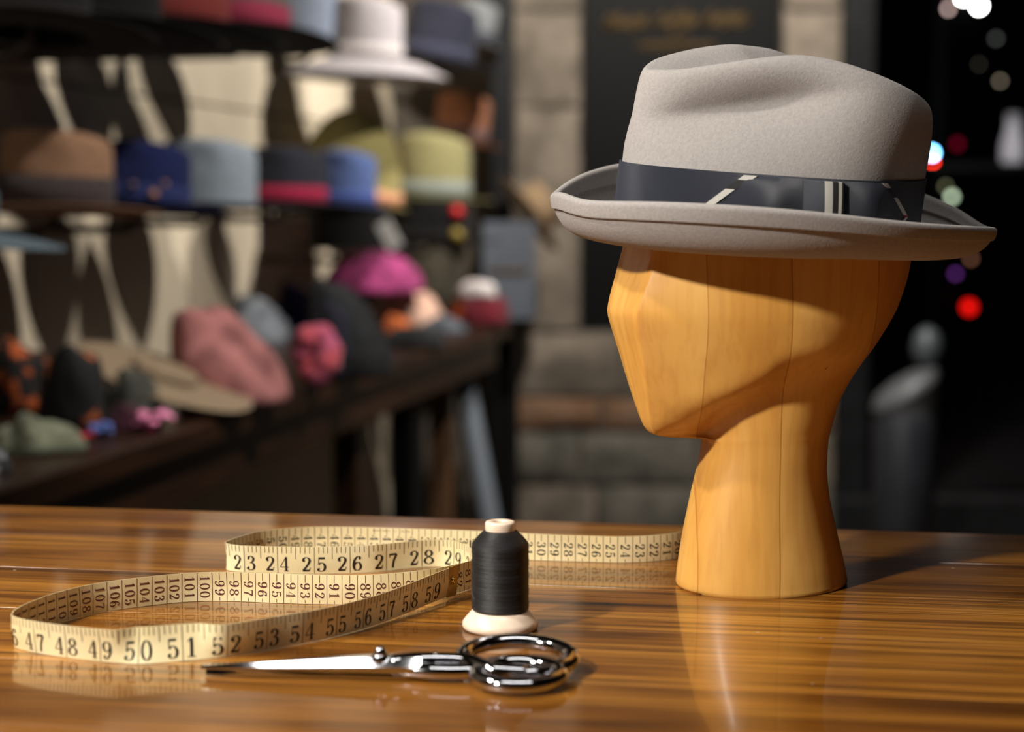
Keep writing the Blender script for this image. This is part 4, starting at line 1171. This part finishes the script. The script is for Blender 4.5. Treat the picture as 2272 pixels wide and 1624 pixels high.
def soft(name, label, cat, px, py, wpx, hpx, mat, ry=0.75, yaw=0.0, seed=1, folds=0.0, fdir=0.6, nf=5, amp=0.12, p=2.3, cuff=None, pom=None, base=CTZ, rot=(0, 0), lean_=(0, 0), group=None, back=0.0):
    g = ground(px, py, base); D = g.y*CP + (EYE_Z - base)*SP
    k = D/FPX; wx = wpx*k/2; h = hpx*k*1.02; wy = wx*ry
    g = g + Vector((0, wy*0.9 + back, 0))                 # the pixel row is its near foot
    rows = dome(wx, wy, h, seed, folds, fdir, nf, amp, p, lean_=lean_)
    if cuff is None and pom is None:
        o = MB().grid(rows, True, True, True).build(name, mat)
        tag(o, label, cat, group); o.location = g + Vector((0, 0, 0.001)); o.rotation_euler = (rot[0], rot[1], yaw)
        return o
    o = thing(name, label, cat, g + Vector((0, 0, 0.001)), (rot[0], rot[1], yaw), group)
    b = MB().grid(rows, True, True, True).build('body', mat, o)
    if cuff:
        P = []
        base_row = rows[3]
        c_ = MB(); prof_ = [(1.0, 0.0), (1.09, 0.01), (1.12, 0.10), (1.11, 0.22), (1.05, 0.28), (0.97, 0.28)]
        c_.grid([[Vector((v.x*r, v.y*r, h*z)) for v in base_row] for r, z in prof_], True)
        c_.build('cuff', cuff, o)
    if pom:
        top = rows[-1][0]
        c_ = MB().grid([[Vector((top.x + pom[0]*math.cos(2*PI*j/16)*math.sin(PI*i/8)*(1 + 0.12*math.sin(5*j + i)), top.y + pom[0]*math.sin(2*PI*j/16)*math.sin(PI*i/8), top.z + pom[0]*0.7 - pom[0]*math.cos(PI*i/8))) for j in range(16)] for i in range(9)], True)
        c_.build('pompom', pom[1], o)
    return o
soft('scarf', 'black scarf with orange print bunched at the left edge', 'scarf', 22, 925, 170, 150, blotch('orange_print', (14, 11, 10), (178, 84, 32), 30, 0.55), .8, 0, 2, .05, .4, 6, .12, 3.0)
soft('knit_hat', 'black cap with orange spots behind the sage green cap', 'cap', 148, 965, 150, 180, blotch('orange_spots', (10, 9, 9), (186, 98, 48), 20, 0.62), .8, 0, 5, .03, .9, 5, .08, 3.2)
soft('cloth_hat', 'sage green cloth cap at the left end of the counter', 'cap', 62, 1012, 190, 82, knit('sage_cloth', (112, 116, 96), (132, 136, 114)), .7, 0, 7, .10, .2, 7, .14, cuff=knit('sage_cuff', (100, 104, 86)))
soft('silver_brooch', 'small silver trinket at the left edge in front of the sage cap', 'trinket', -2, 1052, 40, 46, M('dull_silver', (150, 152, 156), (110, 112, 116), 60, rough=0.35, metal=0.8), .8, 0, 9, .12, .1, 8, .3)
soft('knit_hat', 'small grey speckled knit cap in front of the taupe hat', 'cap', 282, 940, 135, 112, knit('speckled_knit', (52, 52, 46), (84, 84, 76)), .85, 0, 11, .03, .4, 8, .1, cuff=knit('speckled_cuff', (44, 44, 40)))
def rosette(name, label, px, py, r, c1, c2, seed):
    g = ground(px, py, CTZ); o = thing(name, label, 'flower', g + Vector((0, r, 0.001)))
    rr = random.Random(seed); n_ = 9
    MB().lathe([(r*0.3, 0), (r*0.36, r*0.25), (r*0.25, r*0.55), (r*0.05, r*0.65)], 12).build('flower_heart', M('heart_%d' % seed, c2, rough=0.8), o)
    m1 = M('petal_%d' % seed, c1, tuple(min(255, x*1.15) for x in c1), 40, rough=0.8)
    for k in range(n_):
        a = 2*PI*k/n_ + rr.uniform(-.2, .2); L_ = r*rr.uniform(.8, 1.15); z1 = r*rr.uniform(.3, .9)
        ca_, sa_ = math.cos(a), math.sin(a); V = []
        for i in range(5):
            t = i/4; w = r*0.42*math.sin(PI*(0.15 + 0.8*t)); c_ = Vector((ca_*L_*t, sa_*L_*t, 0.15*r + z1*math.sin(PI*0.75*t)))
            for s_ in (-1, 0, 1): V.append(c_ + Vector((-sa_*w*s_, ca_*w*s_, -0.12*r*abs(s_) + 0.02*r)))
        F = [(i*3 + j, i*3 + j + 1, i*3 + j + 4, i*3 + j + 3) for i in range(4) for j in range(2)]
        b = len(V); V += [v - Vector((0, 0, 0.0015)) for v in V]; F += [tuple(x + b for x in reversed(f)) for f in F]
        mesh('petal', V, F, m1, o)
    return o
rosette('ribbon_flower', 'pink and lilac ribbon flower near the counter edge', 330, 962, .034, (222, 132, 172), (170, 40, 90), 21)
rosette('ribbon_flower', 'pale mauve ribbon flower behind the pink one', 300, 938, .030, (186, 160, 176), (150, 70, 110), 25)
rosette('ribbon_flower', 'small blue ribbon flower left of the pink flowers', 218, 972, .021, (84, 104, 170), (52, 62, 120), 22)
rosette('ribbon_flower', 'tiny red ribbon flower beside the blue one', 178, 984, .015, (176, 26, 28), (120, 14, 18), 23)
soft('knit_hat', 'dark plum cap behind the blue ribbon flower', 'cap', 262, 962, 90, 55, knit('plum_knit', (66, 22, 40)), .8, 0, 24, .05, .4, 6, .1, back=.03)
soft('knit_hat', 'black beret left of the dusty pink beanie', 'cap', 272, 778, 175, 84, knit('black_knit', (12, 12, 13)), .8, 0, 12, .03, .4, 6, .08)
pk = soft('knit_beanie', 'dusty pink ribbed beanie slouched over the counter edge', 'beanie', 510, 902, 250, 205, knit('pink_rib', (164, 102, 102), (184, 120, 118), 220), .72, A(24), 31, .07, 0.95, 8.5, .06, 2.2, lean_=(-.06, .02), back=-.02)
g = ground(696, 868, CTZ); rs_ = thing('rolled_scarf', 'coral pink rolled scarf right of the dusty pink beanie', 'scarf', g + Vector((0, .05, 0.001)), (0, 0, A(-14)))
cm_ = M('coral_wool', (200, 78, 84), (184, 92, 130), 26, rough=0.95, sheen=0.2, bump=0.6, bscale=300, bdist=0.002)
P = [(.026*math.cos(a), .006*math.sin(2*a), .064 + .038*math.sin(a)) for a in [2*PI*k/32 for k in range(32)]]
MB().tube(P, [.0235 + .003*math.sin(k*1.3) for k in range(32)], 16, True).build('outer_roll', cm_, rs_)
P = [(.010*math.cos(a)*(1 + a/8), .022 + .002*a, .064 + .016*math.sin(a)*(1 + a/8)) for a in [.45*k for k in range(22)]]
MB().tube(P, .011, 10).build('inner_roll', cm_, rs_)
soft('knit_hat', 'heather grey knit cap behind the pink beanie', 'cap', 540, 765, 190, 98, knit('heather_knit', (110, 116, 128), (136, 142, 150)), .8, 0, 34, .05, .4, 6, .1)
soft('knit_hat', 'deep purple navy cap behind the heather grey cap', 'cap', 640, 742, 160, 104, knit('purple_knit', (34, 22, 86)), .8, 0, 35, .05, .4, 6, .1)
soft('knit_beanie', 'large black beanie right of the coral scarf', 'beanie', 772, 840, 190, 215, knit('black_rib', (20, 22, 24), (28, 30, 34)), .8, 0, 36, .03, .4, 7, .08, 1.9, lean_=(-.055, .0), cuff=knit('black_cuff', (18, 19, 22)))
soft('knit_hat', 'dark blue black cap between coral scarf and black beanie', 'cap', 735, 845, 110, 165, knit('ink_knit', (22, 22, 40)), .7, 0, 37, .03, .4, 7, .08, back=.03)
dk = soft('knit_hat', 'black cap carrying the magenta one', 'cap', 812, 722, 205, 78, knit('black_felt', (16, 15, 16)), .85, 0, 38, .0, .4, 7, .05, 4.0, back=.02)
tz = max((dk.matrix_basis @ v.co).z for v in dk.data.vertices)
mg = soft('knit_beret', 'magenta beret on top of a black cap', 'beret', 822, 652, 225, 88, knit('magenta_knit', (150, 50, 104), (168, 62, 120)), .85, 0, 39, .03, .4, 4, .08, 2.6, base=tz - .004, back=-.05)
soft('cloth_hat', 'cream and peach cloth cap on the far half of the counter', 'cap', 898, 730, 185, 80, knit('peach_cloth', (216, 164, 142), (226, 186, 164)), .7, A(-12), 41, .05, .3, 5, .08, 2.6)
soft('wool_ball', 'orange knitted ball in front of the cream cap', 'trinket', 880, 745, 66, 42, knit('orange_knit', (206, 100, 40)), .9, 0, 42, .05, .3, 6, .1)
soft('wool_ball', 'orange knitted ball beside the maroon cap', 'trinket', 1016, 712, 44, 50, knit('orange_wool', (212, 88, 30)), .9, 0, 43, .05, .3, 6, .1)
mr = soft('knit_hat', 'maroon cap at the far end of the counter', 'cap', 1076, 726, 105, 72, knit('maroon_knit', (112, 18, 36)), .8, 0, 44, .03, .3, 6, .06, 3.4)
tz = max((mr.matrix_basis @ v.co).z for v in mr.data.vertices)
soft('folded_cloth', 'folded white cloth on the maroon cap', 'cloth', 1058, 664, 88, 38, M('white_cloth', (176, 166, 166), (190, 182, 180), 20, rough=0.9), .7, 0, 45, .04, .3, 5, .06, 3.4, base=tz - .004)
soft('cloth_hat', 'slate grey cap lying flat before the orange balls', 'cap', 985, 742, 110, 38, knit('slate_cloth', (72, 78, 86), (90, 96, 104)), .7, 0, 46, .04, .3, 5, .08)
soft('cloth_hat', 'dark charcoal cap in front of the slate one', 'cap', 915, 772, 150, 42, knit('charcoal_cloth', (36, 36, 38)), .6, 0, 47, .04, .3, 5, .08)
ol = soft('cloth_hat', 'dark olive cap behind the cream cap', 'cap', 955, 700, 150, 140, knit('olive_cloth', (58, 52, 40), (72, 66, 52)), .6, 0, 48, .04, .3, 5, .08, 3.0, back=.05)
# white tag hanging from the black hat
g = at(864, 522, 4.32)
tagp = thing('swing_tag', 'white paper tag hanging below the olive hat', 'tag', g, (0, A(-28), 0))
MB().box((-.020, -.001, -.038), (.020, .001, .038), .0008).build('card', M('white_card', (212, 210, 208), rough=0.7), tagp, False)
MB().tube([(0, 0, .036), (-.008, .01, .06), (-.004, .02, .085)], .001, 6).build('string', MAT['black_paint'], tagp)
# grey show card with a gold line, standing at the counter end
g = ground(1130, 712, CTZ)
sc_ = thing('show_card', 'slate grey show card with a gold line at the counter end', 'sign', (g.x, g.y + .02, CTZ + .001), (A(-6), 0, A(3)))
kk = 5.16/FPX
MB().box((-60*kk, 0, 0), (60*kk, .012, 222*kk), .003).build('card', M('slate_card', (70, 76, 86), (80, 86, 96), 8, rough=0.7), sc_, False)
gl_ = MB()
P = []
for i in range(49): P.append(((-48 + 92*i/48 + 3*math.sin(i*1.9))*kk, -.003, (110 + 7*math.sin(i*1.35) + 3*math.sin(i*.6))*kk))
gl_.tube(P, .0035, 5).build('gold_lettering', MAT['gold'], sc_)['kind'] = 'stuff'
MB().box((-.03, .012, .02), (.03, .07, .025)).build('foot', MAT['iron'], sc_, False)

# ------------------------------------------------------------------ lights and things seen through the window
def bulb(label, px, py, D, r, col, s):
    p = at(px, py, D)
    o = thing('street_light', label, 'light', (p.x, p.y, -0.039), group='street lights beyond the window')
    h = p.z + 0.04
    MB().lathe([(r*math.sin(PI*i/8) + 1e-5, h - r*math.cos(PI*i/8)) for i in range(9)], 14).build('globe', emit('glow_%d_%d' % (px, py), col, s), o)
    MB().tube([(0, 0.03, 0), (0, 0.03, h - 0.04), (0, 0.0, h - r*0.9)], 0.008, 8).build('lamp_post', MAT['iron'], o)
    return o
bulb('bright white street light at the top right', 2172, 14, 9.5, .020, (255, 255, 250), 60)
bulb('bright white street light left of its twin at the top', 2138, -6, 9.5, .020, (248, 255, 246), 60)
bulb('dim pinkish street light left of the white pair', 2104, 20, 9.5, .012, (200, 170, 165), 8)
bulb('dim oblong grey light below the white pair', 2210, 86, 10.2, .013, (130, 135, 130), 1.6)
bulb('faint grey light under the oblong one', 2172, 143, 10.2, .010, (120, 112, 100), 1.4)
bulb('small beige light right of the hat crown', 2219, 180, 9.9, .011, (170, 155, 135), 3.5)
bulb('pale blue light behind the hat crown', 2068, 340, 9, .018, (110, 190, 255), 34)
bulb('red light below the blue one behind the hat crown', 2068, 366, 8.8, .018, (255, 50, 30), 34)
bulb('pale green light just above the hat brim', 2112, 437, 8.5, .016, (180, 200, 170), 5)
bulb('dim green light touching the pale green one', 2098, 414, 8.7, .012, (120, 120, 90), 3)
bulb('violet light under the brim of the hat', 2120, 608, 9, .014, (120, 60, 150), 2.2)
bulb('peach light beside the violet one', 2154, 574, 9.2, .014, (190, 130, 100), 1.4)
bulb('red light low in the window', 2150, 682, 9, .030, (225, 16, 10), 2.6)
bulb('dark crimson light behind the hat at crown height', 2124, 320, 9.3, .02, (160, 8, 50), .8)
p = at(2081, 300, 11.0)
tag(MB().lathe([(.055, 0), (.055, .3), (.042, .34), (.040, 6.0), (.02, 6.04)], 16).build('street_pole', M('galvanised', (70, 76, 80), rough=0.5, metal=0.3), None), 'tall grey pole in the street behind the coloured lights', 'pole').location = (p.x, p.y, -0.039)
# pale bottle on a ledge by the right edge, lit look added as emission
led = MB().box((-.35, -.06, -.03), (.40, .10, 0.0), .004)
p = at(2246, 362, 6.9)
tag(led.build('window_ledge', MAT['iron'], None, False), 'dark ledge carrying the pale bottle by the right edge', 'ledge').location = p
bt_ = thing('bottle', 'pale bottle standing on the ledge by the right edge', 'bottle', p + Vector((0, 0, .001)))
kk = 6.9/FPX
MB().lathe([(20*kk, 0), (24*kk, 6*kk), (24*kk, 38*kk), (19*kk, 58*kk), (14*kk, 80*kk), (14*kk, 92*kk)], 24).build('glass_body', emit('bottle_own_glow', (185, 182, 190), .42), bt_)
MB().lathe([(14.5*kk, 92*kk), (15*kk, 94*kk), (15*kk, 106*kk), (12*kk, 108*kk)], 20).build('cap', emit('cap_own_glow', (160, 158, 165), .25), bt_)
# dark bin with a slanted metal lid seen through the window
p = at(1992, 1190, 5.3); p.z = 0.0
lidz = at(1992, 915, 5.3).z
bn = thing('street_bin', 'dark cylindrical bin with slanted steel lid right of the wooden head', 'bin', (p.x + .02, 5.25, 0.001))
MB().lathe([(.085, 0), (.095, .01), (.095, lidz - .02), (.088, lidz)], 28).build('bin_body', M('bin_steel', (50, 53, 60), (58, 61, 68), 10, rough=0.45, metal=0.3), bn, True, 50)
rws = []
for i in range(6):
    r = [.097, .100, .100, .09, .05, .005][i]; zz = [0, .004, .02, .045, .06, .064][i]
    rws.append([Vector((r*math.cos(2*PI*k/28), r*math.sin(2*PI*k/28), lidz + zz + 0.55*(r*math.cos(2*PI*k/28)) + .05)) for k in range(28)])
MB().grid([[Vector((.09*math.cos(2*PI*k/28), .09*math.sin(2*PI*k/28), lidz - .01)) for k in range(28)]] + rws, True, True, True).build('lid', M('lid_steel', (104, 106, 110), rough=0.5, metal=0.2), bn, True, 60)
p = at(2052, 782, 5.3)
MB().lathe([(.012, 0), (.040, .03), (.046, .07), (.035, .11), (.01, .13)], 20, (p.x - bn.location.x, 0, lidz + .135)).build('handle_knob', M('knob_steel', (84, 92, 96), rough=0.5, metal=0.2), bn)
bpy.context.view_layer.update()
